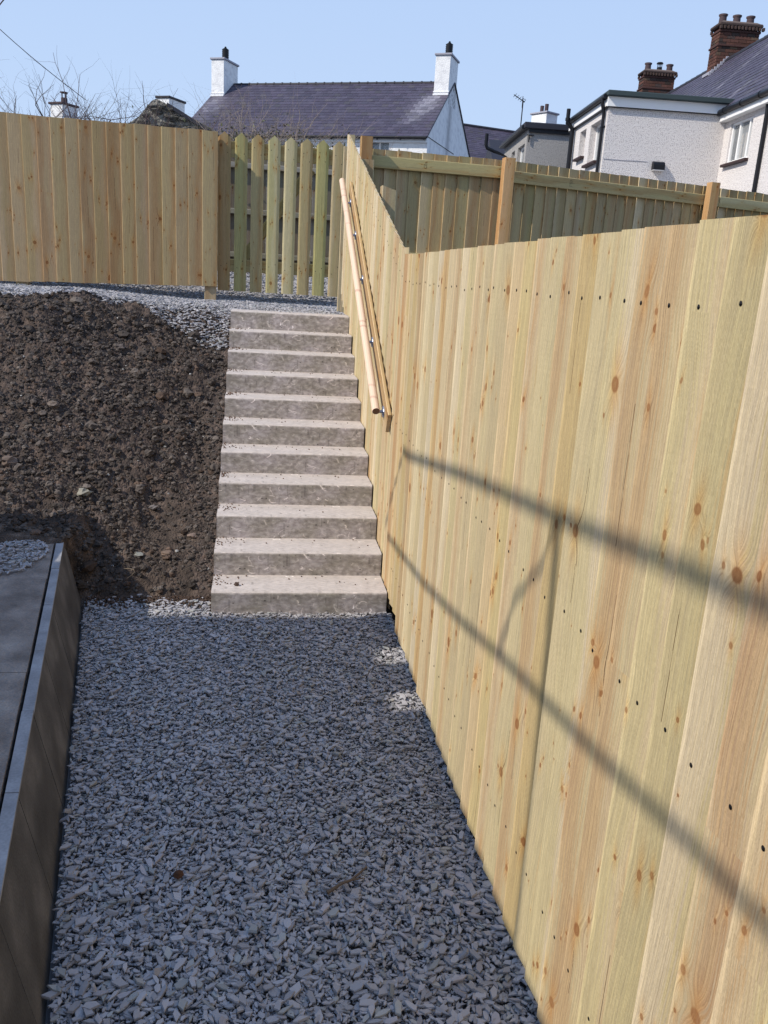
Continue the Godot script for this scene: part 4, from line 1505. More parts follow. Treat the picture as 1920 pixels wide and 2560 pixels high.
func brick_box(parent: Node, c: Vector3, s: Vector3, rows: int, dark: float, sides := [0, 1, 2, 3]) -> void:
	# a brick shaft: a mortar core and single bricks standing 4 mm proud of it; c is the foot's middle
	var st := mb()
	box(st, c + Vector3(0, s.y / 2, 0), s - Vector3(0.03, 0.0, 0.03), 0.0)
	var core := obj("mortar", st, M.mortar, parent)
	var rh := s.y / rows
	var shapes := {}
	for r in rows:
		for f in 4:
			var L := s.x if f % 2 == 0 else s.z
			var nrm: Vector3 = [Vector3(0, 0, 1), Vector3(-1, 0, 0), Vector3(0, 0, -1), Vector3(1, 0, 0)][f]
			var tan := Vector3(nrm.z, 0, -nrm.x)
			var cnt := int(round(L / 0.215))
			var bl := L / cnt
			for k in cnt + (r % 2):
				var a := maxf(0.0, (k - 0.5 * (r % 2)) * bl)
				var b := minf(L, (k + 1 - 0.5 * (r % 2)) * bl)
				var g := rng.randf_range(0.7, 1.2) * dark
				var col := Color(0.155, 0.075, 0.058) * g
				if rng.randf() < 0.3: col = Color(0.095, 0.068, 0.060) * g
				if rng.randf() < 0.06: col = Color(0.20, 0.13, 0.09) * g
				col.a = 1
				var q := mb()
				box(q, Vector3.ZERO, Vector3(b - a - 0.010, rh - 0.010, 0.024), 0.003, Basis(tan, Vector3.UP, nrm), col)
				obj("brick", q, M.brick, parent, Transform3D(Basis(), c + Vector3(0, (r + 0.5) * rh, 0) + tan * ((a + b) / 2 - L / 2) + nrm * ((s.z if f % 2 == 0 else s.x) / 2 - 0.0095)))

func pot(parent: Node, at: Vector3, r: float, h: float) -> void:
	var st := mb()
	tube(st, [at, at + Vector3(0, h * 0.3, 0), at + Vector3(0, h * 0.78, 0), at + Vector3(0, h * 0.82, 0), at + Vector3(0, h * 0.97, 0), at + Vector3(0, h, 0)], [r, r * 0.95, r * 0.9, r * 1.12, r * 1.16, r * 1.02], 16)
	obj("chimney_pot", st, M.terracotta, parent)

func brick_chimney(parent: Node, x0: float, x1: float, z0: float, z1: float, y0: float, ys: float, yc: float, yt: float, pots: Array, ph: float, small: bool) -> void:
	var c := Vector3((x0 + x1) / 2, y0, (z0 + z1) / 2)
	var s := Vector3(x1 - x0, yc - y0, absf(z1 - z0))
	var ch := Node3D.new()
	ch.name = "chimney"
	parent.add_child(ch, true)
	brick_box(ch, c, s, int(round((yc - y0) / 0.085)), 1.0)
	var st := mb()
	var col := Color(0.115, 0.062, 0.052)
	box(st, Vector3(c.x, ys, c.z), s * Vector3(1, 0, 1) + Vector3(0.06, 0.05, 0.06), 0.006, Basis(), col)
	obj("string_course", st, M.brick, ch)
	st = mb()
	box(st, Vector3(c.x, yc + 0.03, c.z), s * Vector3(1, 0, 1) + Vector3(0.05, 0.06, 0.05), 0.006, Basis(), col)
	box(st, Vector3(c.x, (yc + 0.155 + yt) / 2 - 0.03, c.z), s * Vector3(1, 0, 1) + Vector3(0.12, yt - yc - 0.17, 0.12), 0.03, Basis(), Color(0.10, 0.072, 0.065))
	obj("chimney_head", st, M.brick, ch)
	# dentil course
	var k := 0.0
	while k < s.x + 0.08:
		for e in [-1, 1]:
			st = mb()
			box(st, Vector3(x0 - 0.04 + k + 0.035, yc + 0.10, c.z + e * (s.z / 2 + 0.035)), Vector3(0.058, 0.085, 0.09), 0.006, Basis(), Color(0.10, 0.068, 0.06) * rng.randf_range(0.9, 1.2))
			obj("dentil_brick", st, M.brick, ch)
		k += 0.098
	st = mb()
	prism(st, [Vector3(x0 - 0.03, yt - 0.05, z0 + 0.03), Vector3(x1 + 0.03, yt - 0.05, z0 + 0.03), Vector3(x1 - 0.08, yt + 0.02, z0 - 0.08), Vector3(x0 + 0.08, yt + 0.02, z0 - 0.08)], Vector3(0, 0, -(z0 - z1) * 0.8))
	obj("flaunching", st, M.mortar, ch)
	for x in pots:
		pot(ch, Vector3(x, yt - 0.01, c.z), 0.105, ph)

func right_houses() -> void:
	var R := Transform3D(Basis(Vector3.UP, -asin(0.105)), Vector3(6.842, 5.346, -17.361))
	var t := thing("pebbledash_house", "big pale pebbledashed house with slate roof and flat roofed extension at the right", "house", R)
	var G := -3.9
	# extension: front wall, left wall with two openings
	var st := mb()
	wall(st, Vector3(0, G, 0), Vector3(1, 0, 0), Vector3(0, 1, 0), 2.434, -G, [], Vector3(0, 0, 1))
	wall(st, Vector3(0, G, -3.06), Vector3(0, 0, 1), Vector3(0, 1, 0), 3.06, -G, [[1.0, -0.72 - G, 1.5, -0.15 - G], [1.85, -0.955 - G, 2.66, -0.15 - G]], Vector3(-1, 0, 0), 0.18)
	quad(st, Vector3(0, G, -3.06), Vector3(2.4, G, -3.06), Vector3(2.4, 0, -3.06), Vector3(0, 0, -3.06), Vector3(0, 0, -1))
	var w0 := obj("wall", st, M.white_dash, t)
	st = mb()
	tube(st, [Vector3(0.02, -0.965, 0.004), Vector3(0.45, -0.97, 0.004), Vector3(0.7, -0.962, 0.004), Vector3(0.93, -0.966, 0.004)], [0.006, 0.006, 0.006, 0.004], 5)
	obj("crack_seam", st, M.lead, w0)
	for e in [[-2.06, -0.72, 0.5, 0.57, []], [-1.21, -0.955, 0.81, 0.805, [0.5]]]:
		window(t, Vector3(0.16, e[1], e[0]), Vector3(0, 0, 1), Vector3(0, 1, 0), Vector3(-1, 0, 0), e[2], e[3], e[4], 0.045)
		st = mb()
		box(st, Vector3(-0.03, e[1] - 0.022, e[0] + e[2] / 2), Vector3(0.13, 0.05, e[2] + 0.12), 0.006)
		obj("window_sill", st, M.sill, t)
	# flat roof with white fascia and green felt edge
	st = mb()
	box(st, Vector3(1.50, 0.238, -1.45), Vector3(3.16, 0.095, 3.2), 0.01)
	var flat := obj("flat_roof", st, M.green_felt, t)
	st = mb()
	box(st, Vector3(1.20, 0.095, 0.045), Vector3(2.50, 0.188, 0.03), 0.004)
	box(st, Vector3(-0.035, 0.08, -1.5), Vector3(0.03, 0.15, 3.04), 0.004)
	obj("fascia", st, M.white_paint, t)
	st = mb()
	box(st, Vector3(1.2, 0.0, 0.03), Vector3(2.46, 0.014, 0.06), 0.0)
	box(st, Vector3(-0.03, 0.0, -1.5), Vector3(0.06, 0.02, 3.04), 0.0)
	obj("soffit", st, M.black_plastic, t)
	st = mb()
	tube(st, [Vector3(-0.10, 0.19, 0.04), Vector3(-0.10, 0.19, -3.02)], [0.045, 0.045], 10)
	obj("gutter", st, M.black_plastic, t)
	st = mb()
	tube(st, [Vector3(-0.10, 0.17, -0.12), Vector3(-0.10, 0.06, -0.12), Vector3(-0.05, -0.10, -0.13), Vector3(-0.05, -0.2, -0.13), Vector3(-0.05, G, -0.13)], [0.035, 0.035, 0.035, 0.032, 0.032], 10)
	for y in [-0.35, -1.4]: box(st, Vector3(-0.03, y, -0.13), Vector3(0.1, 0.03, 0.09), 0.004)
	obj("downpipe", st, M.black_plastic, t)
	# soil stack that kinks round the eave
	st = mb()
	tube(st, [Vector3(-0.08, G, -2.52), Vector3(-0.08, -0.08, -2.52)], [0.053, 0.053], 12)
	tube(st, [Vector3(-0.08, -0.10, -2.52), Vector3(-0.08, -0.02, -2.52), Vector3(-0.21, 0.12, -2.52), Vector3(-0.215, 0.20, -2.52), Vector3(-0.215, 0.40, -2.52)], [0.048, 0.048, 0.048, 0.045, 0.045], 12)
	tube(st, [Vector3(-0.215, 0.15, -2.52), Vector3(-0.215, 0.21, -2.52)], [0.056, 0.056], 12)
	obj("soil_pipe", st, M.black_plastic, t)
	# extractor hood
	st = mb()
	var prof := [Vector3(0, -0.96, 0.003), Vector3(0, -0.955, 0.06), Vector3(0, -0.975, 0.105), Vector3(0, -1.02, 0.13), Vector3(0, -1.115, 0.135), Vector3(0, -1.115, 0.003)]
	for k in prof.size(): prof[k] += Vector3(1.03, 0, 0)
	prism(st, prof, Vector3(0.235, 0, 0))
	obj("vent_hood", st, M.black_plastic, t)
	st = mb()
	box(st, Vector3(1.147, -1.122, 0.07), Vector3(0.22, 0.012, 0.12), 0.0)
	obj("vent_flap", st, M.white_paint, t)
	# main wing running towards the viewer
	st = mb()
	wall(st, Vector3(2.434, G, 0.0), Vector3(0, 0, 1), Vector3(0, 1, 0), 4.2, -G + 0.02, [[0.29, -0.95 - G, 1.24, -0.20 - G]], Vector3(-1, 0, 0), 0.09)
	quad(st, Vector3(2.434, G, 4.2), Vector3(8.0, G, 4.2), Vector3(8.0, 0, 4.2), Vector3(2.434, 0, 4.2), Vector3(0, 0, 1))
	quad(st, Vector3(2.6, G, -3.06), Vector3(2.6, G, -12.6), Vector3(2.6, 0, -12.6), Vector3(2.6, 0, -3.06), Vector3(-1, 0, 0))
	tri(st, [Vector3(2.434, 0, 4.2), Vector3(8.0, 0, 4.2), Vector3(5.0, 2.7, 4.2)], [Vector2.ZERO, Vector2.ZERO, Vector2.ZERO], Vector3(0, 0, 1), Color.WHITE)
	obj("wall", st, M.white_dash, t)
	window(t, Vector3(2.434 + 0.055, -0.95, 0.29), Vector3(0, 0, 1), Vector3(0, 1, 0), Vector3(-1, 0, 0), 0.95, 0.75, [0.375, 0.82], 0.042)
	st = mb()
	box(st, Vector3(2.60, -0.6, 0.60), Vector3(0.006, 0.6, 0.5), 0.0)
	obj("curtain", st, M.curtain, t)
	st = mb()
	box(st, Vector3(2.405, -0.985, 0.765), Vector3(0.11, 0.05, 1.08), 0.006)
	obj("window_sill", st, M.sill, t)
	st = mb()
	box(st, Vector3(2.36, -0.075, 2.0), Vector3(0.14, 0.12, 4.3), 0.006)
	obj("fascia", st, M.white_paint, t)
	st = mb()
	tube(st, [Vector3(2.25, 0.03, -0.10), Vector3(2.25, 0.03, 4.2)], [0.055, 0.055], 10)
	for k in 6: tube(st, [Vector3(2.25, 0.03, 0.25 + k * 0.75), Vector3(2.25, 0.03, 0.31 + k * 0.75)], [0.066, 0.066], 10)
	obj("gutter", st, M.black_plastic, t)
	st = mb()
	tube(st, [Vector3(2.38, 0.0, 1.84), Vector3(2.39, -0.25, 1.86), Vector3(2.39, -1.68, 1.86), Vector3(2.33, -1.74, 1.86)], [0.038, 0.038, 0.038, 0.038], 10)
	obj("downpipe", st, M.black_plastic, t)
	# slate roof
	st = mb()
	var e0 := Vector3(2.22, 0.0, 4.3)
	prism(st, [e0, Vector3(5.0, 2.72, 4.3), Vector3(5.0, 2.66, 4.3), Vector3(2.26, -0.03, 4.3)], Vector3(0, 0, -16.8))
	prism(st, [Vector3(5.0, 2.72, 4.3), Vector3(8.2, -0.2, 4.3), Vector3(8.2, -0.26, 4.3), Vector3(5.0, 2.66, 4.3)], Vector3(0, 0, -16.8))
	var roof := obj("roof", st, M.dark_tile, t)
	var up := Vector3(2.78, 2.72, 0)
	slates(roof, e0 + Vector3(0, 0, -16.8), Vector3(0, 0, 1), up.normalized(), 16.8, up.length(), 0.25, 0.19, 0,
		func(x, y): return exp(-pow((x - 9.3 - (2.4 - y) * -0.05) / 0.12, 2.0)) * 0.5 + (0.6 if absf(x - 11.9) < 0.1 else 0.0) * clampf(noise_a.get_noise_2d(y * 90.0, 1.0) * 2 + 0.6, 0, 1))
	for k in 40:
		st = mb()
		var z := 4.2 - k * 0.42
		tube(st, [Vector3(5.0, 2.70, z), Vector3(5.0, 2.70, z - 0.415)], [0.07, 0.082], 8)
		obj("ridge_tile", st, M.dark_tile, roof)
	# stepped lead flashing below the near chimney
	st = mb()
	for k in 7:
		var a := 4.58 + k * 0.07
		box(st, Vector3(a, 0.03 + 0.978 * (a - 2.25) + 0.06, -6.83), Vector3(0.075, 0.10, 0.03), 0.004)
	box(st, Vector3(4.64, 2.42, -7.12), Vector3(0.08, 0.08, 0.62), 0.004)
	obj("flashing", st, M.lead, roof)
	brick_chimney(t, 4.70, 5.80, -6.85, -7.40, 2.1, 3.10, 3.43, 3.70, [4.83, 5.22, 5.60], 0.23, false)
	brick_chimney(t, 4.38, 5.42, -12.0, -12.5, 2.4, 3.05, 3.36, 3.62, [4.55, 5.28], 0.24, true)
	var cowl_st := mb()
	tube(cowl_st, [Vector3(4.94, 3.60, -12.25), Vector3(4.94, 3.74, -12.25)], [0.09, 0.085], 12)
	for k in 4: tube(cowl_st, [Vector3(4.94 + cos(k * 1.57) * 0.07, 3.72, -12.25 + sin(k * 1.57) * 0.07), Vector3(4.94 + cos(k * 1.57) * 0.07, 3.86, -12.25 + sin(k * 1.57) * 0.07)], [0.012, 0.012], 5)
	tube(cowl_st, [Vector3(4.94, 3.85, -12.25), Vector3(4.94, 3.89, -12.25)], [0.115, 0.09], 12)
	obj("chimney_pot", cowl_st, M.black_plastic, t)
	# smaller grey building behind
	var s := thing("grey_extension", "small grey pebbledashed building with black flat roof edge behind the white extension", "building", R)
	st = mb()
	wall(st, Vector3(-0.83, G, -4.0), Vector3(1, 0, 0), Vector3(0, 1, 0), 2.6, -G + 0.16, [], Vector3(0, 0, 1))
	wall(st, Vector3(-0.83, G, -7.2), Vector3(0, 0, 1), Vector3(0, 1, 0), 3.2, -G + 0.16, [[2.08, -0.75 - G, 2.98, -0.12 - G], [1.2, -0.75 - G, 1.68, -0.11 - G]], Vector3(-1, 0, 0), 0.16)
	obj("wall", st, M.grey_dash, s)
	window(s, Vector3(-0.72, -0.75, -5.12), Vector3(0, 0, 1), Vector3(0, 1, 0), Vector3(-1, 0, 0), 0.9, 0.63, [0.55], 0.05)
	window(s, Vector3(-0.72, -0.75, -6.0), Vector3(0, 0, 1), Vector3(0, 1, 0), Vector3(-1, 0, 0), 0.48, 0.64, [], 0.05)
	st = mb()
	box(st, Vector3(0.42, 0.245, -5.6), Vector3(2.72, 0.15, 3.4), 0.02)
	obj("flat_roof", st, M.dark_tile, s)
	st = mb()
	box(st, Vector3(0.45, 0.13, -3.96), Vector3(2.5, 0.07, 0.05), 0.004)
	tube(st, [Vector3(-0.95, 0.20, -3.96), Vector3(-0.95, 0.20, -7.2)], [0.05, 0.05], 10)
	obj("gutter", st, M.black_plastic, s)
	st = mb()
	tube(st, [Vector3(-0.90, G, -6.6), Vector3(-0.90, -0.12, -6.6), Vector3(-1.25, 0.0, -6.6), Vector3(-1.42, 0.06, -6.6), Vector3(-1.46, 0.14, -6.6), Vector3(-1.46, 0.42, -6.6)], [0.05, 0.05, 0.05, 0.05, 0.05, 0.05], 10)
	obj("soil_pipe", st, M.black_plastic, s)
	st = mb()
	box(st, Vector3(-0.76, 0.03, -3.96), Vector3(0.18, 0.02, 0.03), 0.0)
	box(st, Vector3(-0.79, -0.05, -3.96), Vector3(0.025, 0.16, 0.03), 0.0)
	obj("wall_bracket", st, M.black_plastic, s)
	# aerial
	var a := thing("television_aerial", "thin television aerial on a mast above the grey building", "aerial", R)
	st = mb()
	tube(st, [Vector3(-0.66, 0.2, -6.0), Vector3(-0.655, 1.2, -6.0)], [0.018, 0.016], 6)
	obj("mast", st, M.wire, a)
	st = mb()
	tube(st, [Vector3(-0.93, 1.30, -5.9), Vector3(-0.60, 1.17, -6.05)], [0.012, 0.012], 5)
	for k in 5:
		var c := Vector3(-0.90, 1.288, -5.91).lerp(Vector3(-0.62, 1.178, -6.04), k / 4.0)
		tube(st, [c + Vector3(-0.02, -0.02, -0.12), c + Vector3(0.02, 0.02, 0.12)], [0.007, 0.007], 4)
	tube(st, [Vector3(-0.72, 1.19, -5.8), Vector3(-0.58, 1.25, -6.1)], [0.008, 0.008], 4)
	tube(st, [Vector3(-0.67, 1.02, -6.0), Vector3(-0.67, 1.3, -6.0)], [0.01, 0.01], 4)
	obj("antenna", st, M.wire, a)
	# dark slate roof and white chimney of the row behind
	var h := thing("terrace_house", "house behind with plain dark slate roof seen right of the white gable", "house", R)
	var q0 := Vector3(-1.5, 4.17, -27.0)
	var run := Vector3(8.4, -0.57, 0)
	st = mb()
	box(st, Vector3(2.7, -1.5, -27.2), Vector3(8.2, 5.4, 5.6), 0.0)
	obj("wall", st, M.white_render, h)
	st = mb()
	prism(st, [q0, q0 + Vector3(0, -2.6, 3.3), q0 + Vector3(0, -2.7, 3.3), q0 + Vector3(0, -0.1, 0)], run)
	prism(st, [q0 + Vector3(0, 0, -0.01), q0 + Vector3(0, -2.6, -3.3), q0 + Vector3(0, -2.7, -3.3), q0 + Vector3(0, -0.1, -0.01)], run)
	var hr := obj("roof", st, M.dark_tile, h)
	var hu := Vector3(0, 2.6, -3.3)
	slates(hr, q0 + Vector3(0, -2.6, 3.3), run.normalized(), hu.normalized(), run.length(), hu.length(), 0.26, 0.17, 0, func(x, y): return 0.0)
	st = mb()
	tube(st, [q0 + Vector3(0, 0.03, 0), q0 + run + Vector3(0, 0.03, 0)], [0.07, 0.07], 8)
	obj("ridge", st, M.dark_tile, hr)
	var wc := thing("cottage", "house hidden but for its small white chimney with two dark pots beyond the grey building", "house", R)
	st = mb()
	box(st, Vector3(1.2, -2.6, -11.2), Vector3(3.6, 4.4, 3.4), 0.0)
	obj("wall", st, M.white_render, wc)
	st = mb()
	prism(st, [Vector3(-0.7, -0.4, -9.4), Vector3(-0.7, 1.0, -11.2), Vector3(-0.7, -0.4, -13.0)], Vector3(3.8, 0, 0))
	hr = obj("roof", st, M.dark_tile, wc)
	st = mb()
	var cb := Basis(Vector3.UP, 0.62)
	box(st, Vector3(0.70, 1.05, -9.6), Vector3(0.50, 1.0, 0.62), 0.01, cb)
	obj("chimney", st, M.white_render, hr)
	st = mb()
	box(st, Vector3(0.70, 1.575, -9.6), Vector3(0.58, 0.05, 0.70), 0.008, cb)
	obj("chimney_cap", st, M.lead, hr)
	for e in [[0.60, 1.80], [0.74, 1.86]]:
		st = mb()
		tube(st, [Vector3(e[0], 1.59, -9.6), Vector3(e[0], e[1], -9.6)], [0.055, 0.058], 10)
		obj("chimney_pot", st, M.terracotta, hr)

func left_houses() -> void:
	var t := thing("cottage", "cottage far left of which only a white chimney shows behind bare shrubs", "house", Transform3D(Basis(), Vector3(-5.95, 1.5, -28)))
	var st := mb()
	box(st, Vector3(-1.5, 1.6, -1.0), Vector3(7.0, 3.2, 5.0), 0.0)
	obj("wall", st, M.white_render, t)
	st = mb()
	prism(st, [Vector3(-5.2, 3.2, 1.7), Vector3(-5.2, 4.05, -1.0), Vector3(-5.2, 3.2, -3.7)], Vector3(7.4, 0, 0))
	var roof := obj("roof", st, M.dark_tile, t)
	st = mb()
	box(st, Vector3(0.0, 3.95, -0.4), Vector3(0.48, 1.5, 0.62), 0.015, Basis(Vector3.UP, -0.55))
	obj("chimney", st, M.white_render, roof)
	st = mb()
	box(st, Vector3(0.0, 4.72, -0.4), Vector3(0.56, 0.06, 0.70), 0.01, Basis(Vector3.UP, -0.55))
	obj("chimney_cap", st, M.terracotta, roof)
	st = mb()
	tube(st, [Vector3(0.02, 4.74, -0.4), Vector3(0.02, 4.92, -0.4)], [0.10, 0.09], 12)
	for k in 4: tube(st, [Vector3(0.02 + cos(k * 1.57 + 0.7) * 0.08, 4.9, -0.4 + sin(k * 1.57 + 0.7) * 0.08), Vector3(0.02 + cos(k * 1.57 + 0.7) * 0.08, 5.06, -0.4 + sin(k * 1.57 + 0.7) * 0.08)], [0.012, 0.012], 5)
	tube(st, [Vector3(0.02, 5.05, -0.4), Vector3(0.02, 5.08, -0.4)], [0.11, 0.11], 12)
	obj("chimney_pot", st, M.terracotta, roof)
	t = thing("stone_outbuilding", "old rough stone gable with dark sagging roof left of the white cottage", "building", Transform3D(Basis(), Vector3(-2.75, 1.5, -24)))
	st = mb()
	prism(st, [Vector3(-1.3, 0, 0), Vector3(2.2, 0, 0.3), Vector3(2.2, 3.4, 0.3), Vector3(0.42, 4.20, 0.15), Vector3(0.02, 4.36, 0.1), Vector3(-0.10, 4.30, 0.08), Vector3(-0.42, 3.92, 0.05), Vector3(-1.3, 3.3, 0)], Vector3(-0.3, 0, -3.0))
	obj("wall", st, M.stone_wall, t)
	# loose stones along the top of the gable
	for k in 34:
		var x := rng.randf_range(-0.5, 1.2)
		var top := 4.36 - (0.5 * (x - 0.02) if x > 0.02 else -0.95 * (x - 0.02))
		var y := top - rng.randf_range(0.05, 0.75)
		obj("stone", lump(900 + k % 5, 0.7, 0.35), M.stone_wall, t, Transform3D(Basis(Vector3.UP, rng.randf() * 6.0).scaled(Vector3(0.26, 0.15, 0.2) * rng.randf_range(0.7, 1.3)), Vector3(x, y, 0.12 + 0.08 * x)))
	st = mb()
	prism(st, [Vector3(0.30, 4.28, 0.22), Vector3(2.6, 3.10, 0.45), Vector3(2.6, 3.02, 0.45), Vector3(0.30, 4.18, 0.22)], Vector3(-0.3, 0, -3.3))
	obj("roof", st, M.dark_tile, t)
	st = mb()
	box(st, Vector3(0.18, 4.2, -2.0), Vector3(0.42, 1.0, 0.75), 0.012, Basis(Vector3.UP, -0.5))
	obj("chimney", st, M.white_render, t)
	st = mb()
	box(st, Vector3(0.18, 4.72, -2.0), Vector3(0.48, 0.06, 0.82), 0.012, Basis(Vector3.UP, -0.5))
	obj("chimney_cap", st, M.dark_tile, t)

# ---------------------------------------------------------------- plants, wire and what stands out of frame

func branch(st: SurfaceTool, p: Vector3, d: Vector3, len: float, r: float, depth: int, col: Color, tips: Array) -> void:
	var pts := [p]
	var rad := [r]
	var n := 7 if depth > 1 else 5
	for k in n:
		d = (d + Vector3(rng.randfn(0, 0.16), rng.randfn(0.0, 0.10), rng.randfn(0, 0.12))).normalized()
		p += d * len / n
		pts.append(p)
		rad.append(lerpf(r, r * 0.4, (k + 1.0) / n))
		if depth > 0 and k > (1 if depth > 1 else 0):
			for e in (2 if depth > 1 else 1):
				if rng.randf() > 0.72: continue
				var side := (d * 0.8 + Vector3(rng.randfn(0, 0.75), rng.randfn(0.1, 0.4), rng.randfn(0, 0.5))).normalized()
				branch(st, p, side, len * (rng.randf_range(0.14, 0.34) if depth > 1 else rng.randf_range(0.35, 0.7)), rad[-1] * 0.66, depth - 1, col, tips)
	tube(st, pts, rad, 4, false, col)
	tips.append([pts[-1], pts[-2], pts[-3]])

func shrub(called: String, label: String, at: Vector3, spread: float, height: float, stems: int, depth: int, r: float, col: Color, leaves: int, lean := 0.5) -> void:
	var t := thing(called, label, "shrub", Transform3D(Basis(), at), {"bare_shrub": "leafless shrubs behind the panel", "hedge_shrub": "twiggy shrubs behind the gate"}.get(called, ""))
	var tips := []
	var st := mb()
	for i in stems:
		var x := rng.randf_range(-spread, spread)
		var d := Vector3(rng.randfn(x / maxf(spread, 0.01) * 0.25, lean), 1.0, rng.randfn(0, 0.25)).normalized()
		branch(st, Vector3(x, 0, rng.randf_range(-0.3, 0.3)), d, height * rng.randf_range(0.72, 1.0), r * rng.randf_range(0.6, 1.2), depth, col * rng.randf_range(0.8, 1.25), tips)
	obj("stems", st, M.twig, t)
	if leaves > 0:
		var lm := mb()
		quad(lm, Vector3(-0.5, 0, 0), Vector3(0, 0.12, -0.2), Vector3(0.5, 0, 0), Vector3(0, 0.12, 0.2), Vector3.UP)
		var places := []
		for i in leaves:
			var q: Array = tips[rng.randi_range(0, tips.size() - 1)]
			var p: Vector3 = q[rng.randi_range(0, 2)] + Vector3(rng.randfn(0, 0.04), rng.randfn(0, 0.05), rng.randfn(0, 0.05))
			if p.y > height * 0.86 + rng.randfn(0, 0.12): continue
			var b := Basis(Vector3(rng.randf_range(-1, 1), rng.randf_range(-1, 1), rng.randf_range(-1, 1)).normalized(), rng.randf() * TAU)
			var c := Color(0.085, 0.095, 0.038) * rng.randf_range(0.5, 1.5)
			if rng.randf() < 0.3: c = Color(0.16, 0.12, 0.07) * rng.randf_range(0.6, 1.3)
			c.a = 1
			places.append([Transform3D(b.scaled(Vector3.ONE * rng.randf_range(0.025, 0.06)), p), c])
		scatter("foliage", [lm.commit()], M.leaf, places, t)

func plants() -> void:
	var bark := Color(0.105, 0.080, 0.082)
	shrub("bare_shrub", "leafless arching shrub behind the left end of the timber panel", Vector3(-3.0, 1.8, -12.2), 0.6, 1.78, 24, 2, 0.015, bark, 0, 0.30)
	shrub("bare_shrub", "tallest leafless shrub behind the middle of the timber panel", Vector3(-2.35, 1.8, -12.0), 0.45, 2.02, 46, 2, 0.016, bark, 0, 0.12)
	shrub("bare_shrub", "leafless tangled shrub between the far chimneys and the stone gable", Vector3(-1.85, 1.8, -12.1), 0.4, 1.82, 50, 2, 0.015, bark, 260, 0.10)
	shrub("ivy_shrub", "low mossy green growth showing over the panel below the stone gable", Vector3(-1.35, 1.8, -12.4), 0.35, 1.80, 26, 2, 0.012, Color(0.17, 0.14, 0.09), 2600, 0.1)
	var tan := Color(0.29, 0.235, 0.20)
	shrub("hedge_shrub", "twiggy half green shrub behind the left pickets of the gate", Vector3(-0.36, 1.8, -12.4), 0.26, 1.98, 70, 2, 0.012, tan, 6500, 0.06)
	shrub("hedge_shrub", "twiggy tan shrub behind the middle pickets of the gate", Vector3(0.12, 1.8, -12.5), 0.28, 1.93, 70, 2, 0.012, tan, 6000, 0.08)
	shrub("hedge_shrub", "lower sprawling twiggy shrub behind the right pickets of the gate", Vector3(0.52, 1.8, -12.6), 0.24, 1.80, 46, 2, 0.011, tan, 2600, 0.12)
	# a bare tree whose twig tips reach into the top left corner
	var t := thing("bare_tree", "bare branch tips poking into the top left corner of the sky", "tree", Transform3D(Basis(), Vector3(-3.4, 1.45, -9.4)))
	var st := mb()
	tube(st, [Vector3(0, 0, 0), Vector3(0.05, 1.2, 0), Vector3(0.12, 2.1, 0.1), Vector3(0.3, 2.5, 0.2)], [0.07, 0.055, 0.04, 0.02], 8, false, bark)
	obj("trunk", st, M.twig, t)
	st = mb()
	tube(st, [Vector3(0.3, 2.5, 0.2), Vector3(0.7, 2.62, 0.35), Vector3(0.965, 2.50, 0.40), Vector3(1.045, 2.585, 0.42), Vector3(1.07, 2.60, 0.43)], [0.02, 0.014, 0.008, 0.007, 0.004], 6, true, bark)
	tube(st, [Vector3(0.7, 2.62, 0.35), Vector3(0.95, 2.66, 0.4), Vector3(1.03, 2.685, 0.42)], [0.012, 0.008, 0.004], 6, true, bark)
	obj("branch", st, M.twig, t)
	# service wire
	st = mb()
	var a := Vector3(-6.45, 7.15, -20.0)
	var b := Vector3(-3.75, 5.05, -20.0)
	var pts := []
	var rad := []
	for k in 13:
		var f := k / 12.0
		pts.append(a.lerp(b, f) + Vector3(0, -0.10 * sin(PI * f), 0))
		rad.append(0.0075)
	tube(st, pts, rad, 5, true)
	tag(obj("overhead_wire", st, M.wire), "thin overhead wire slanting down across the sky at the top left", "wire")

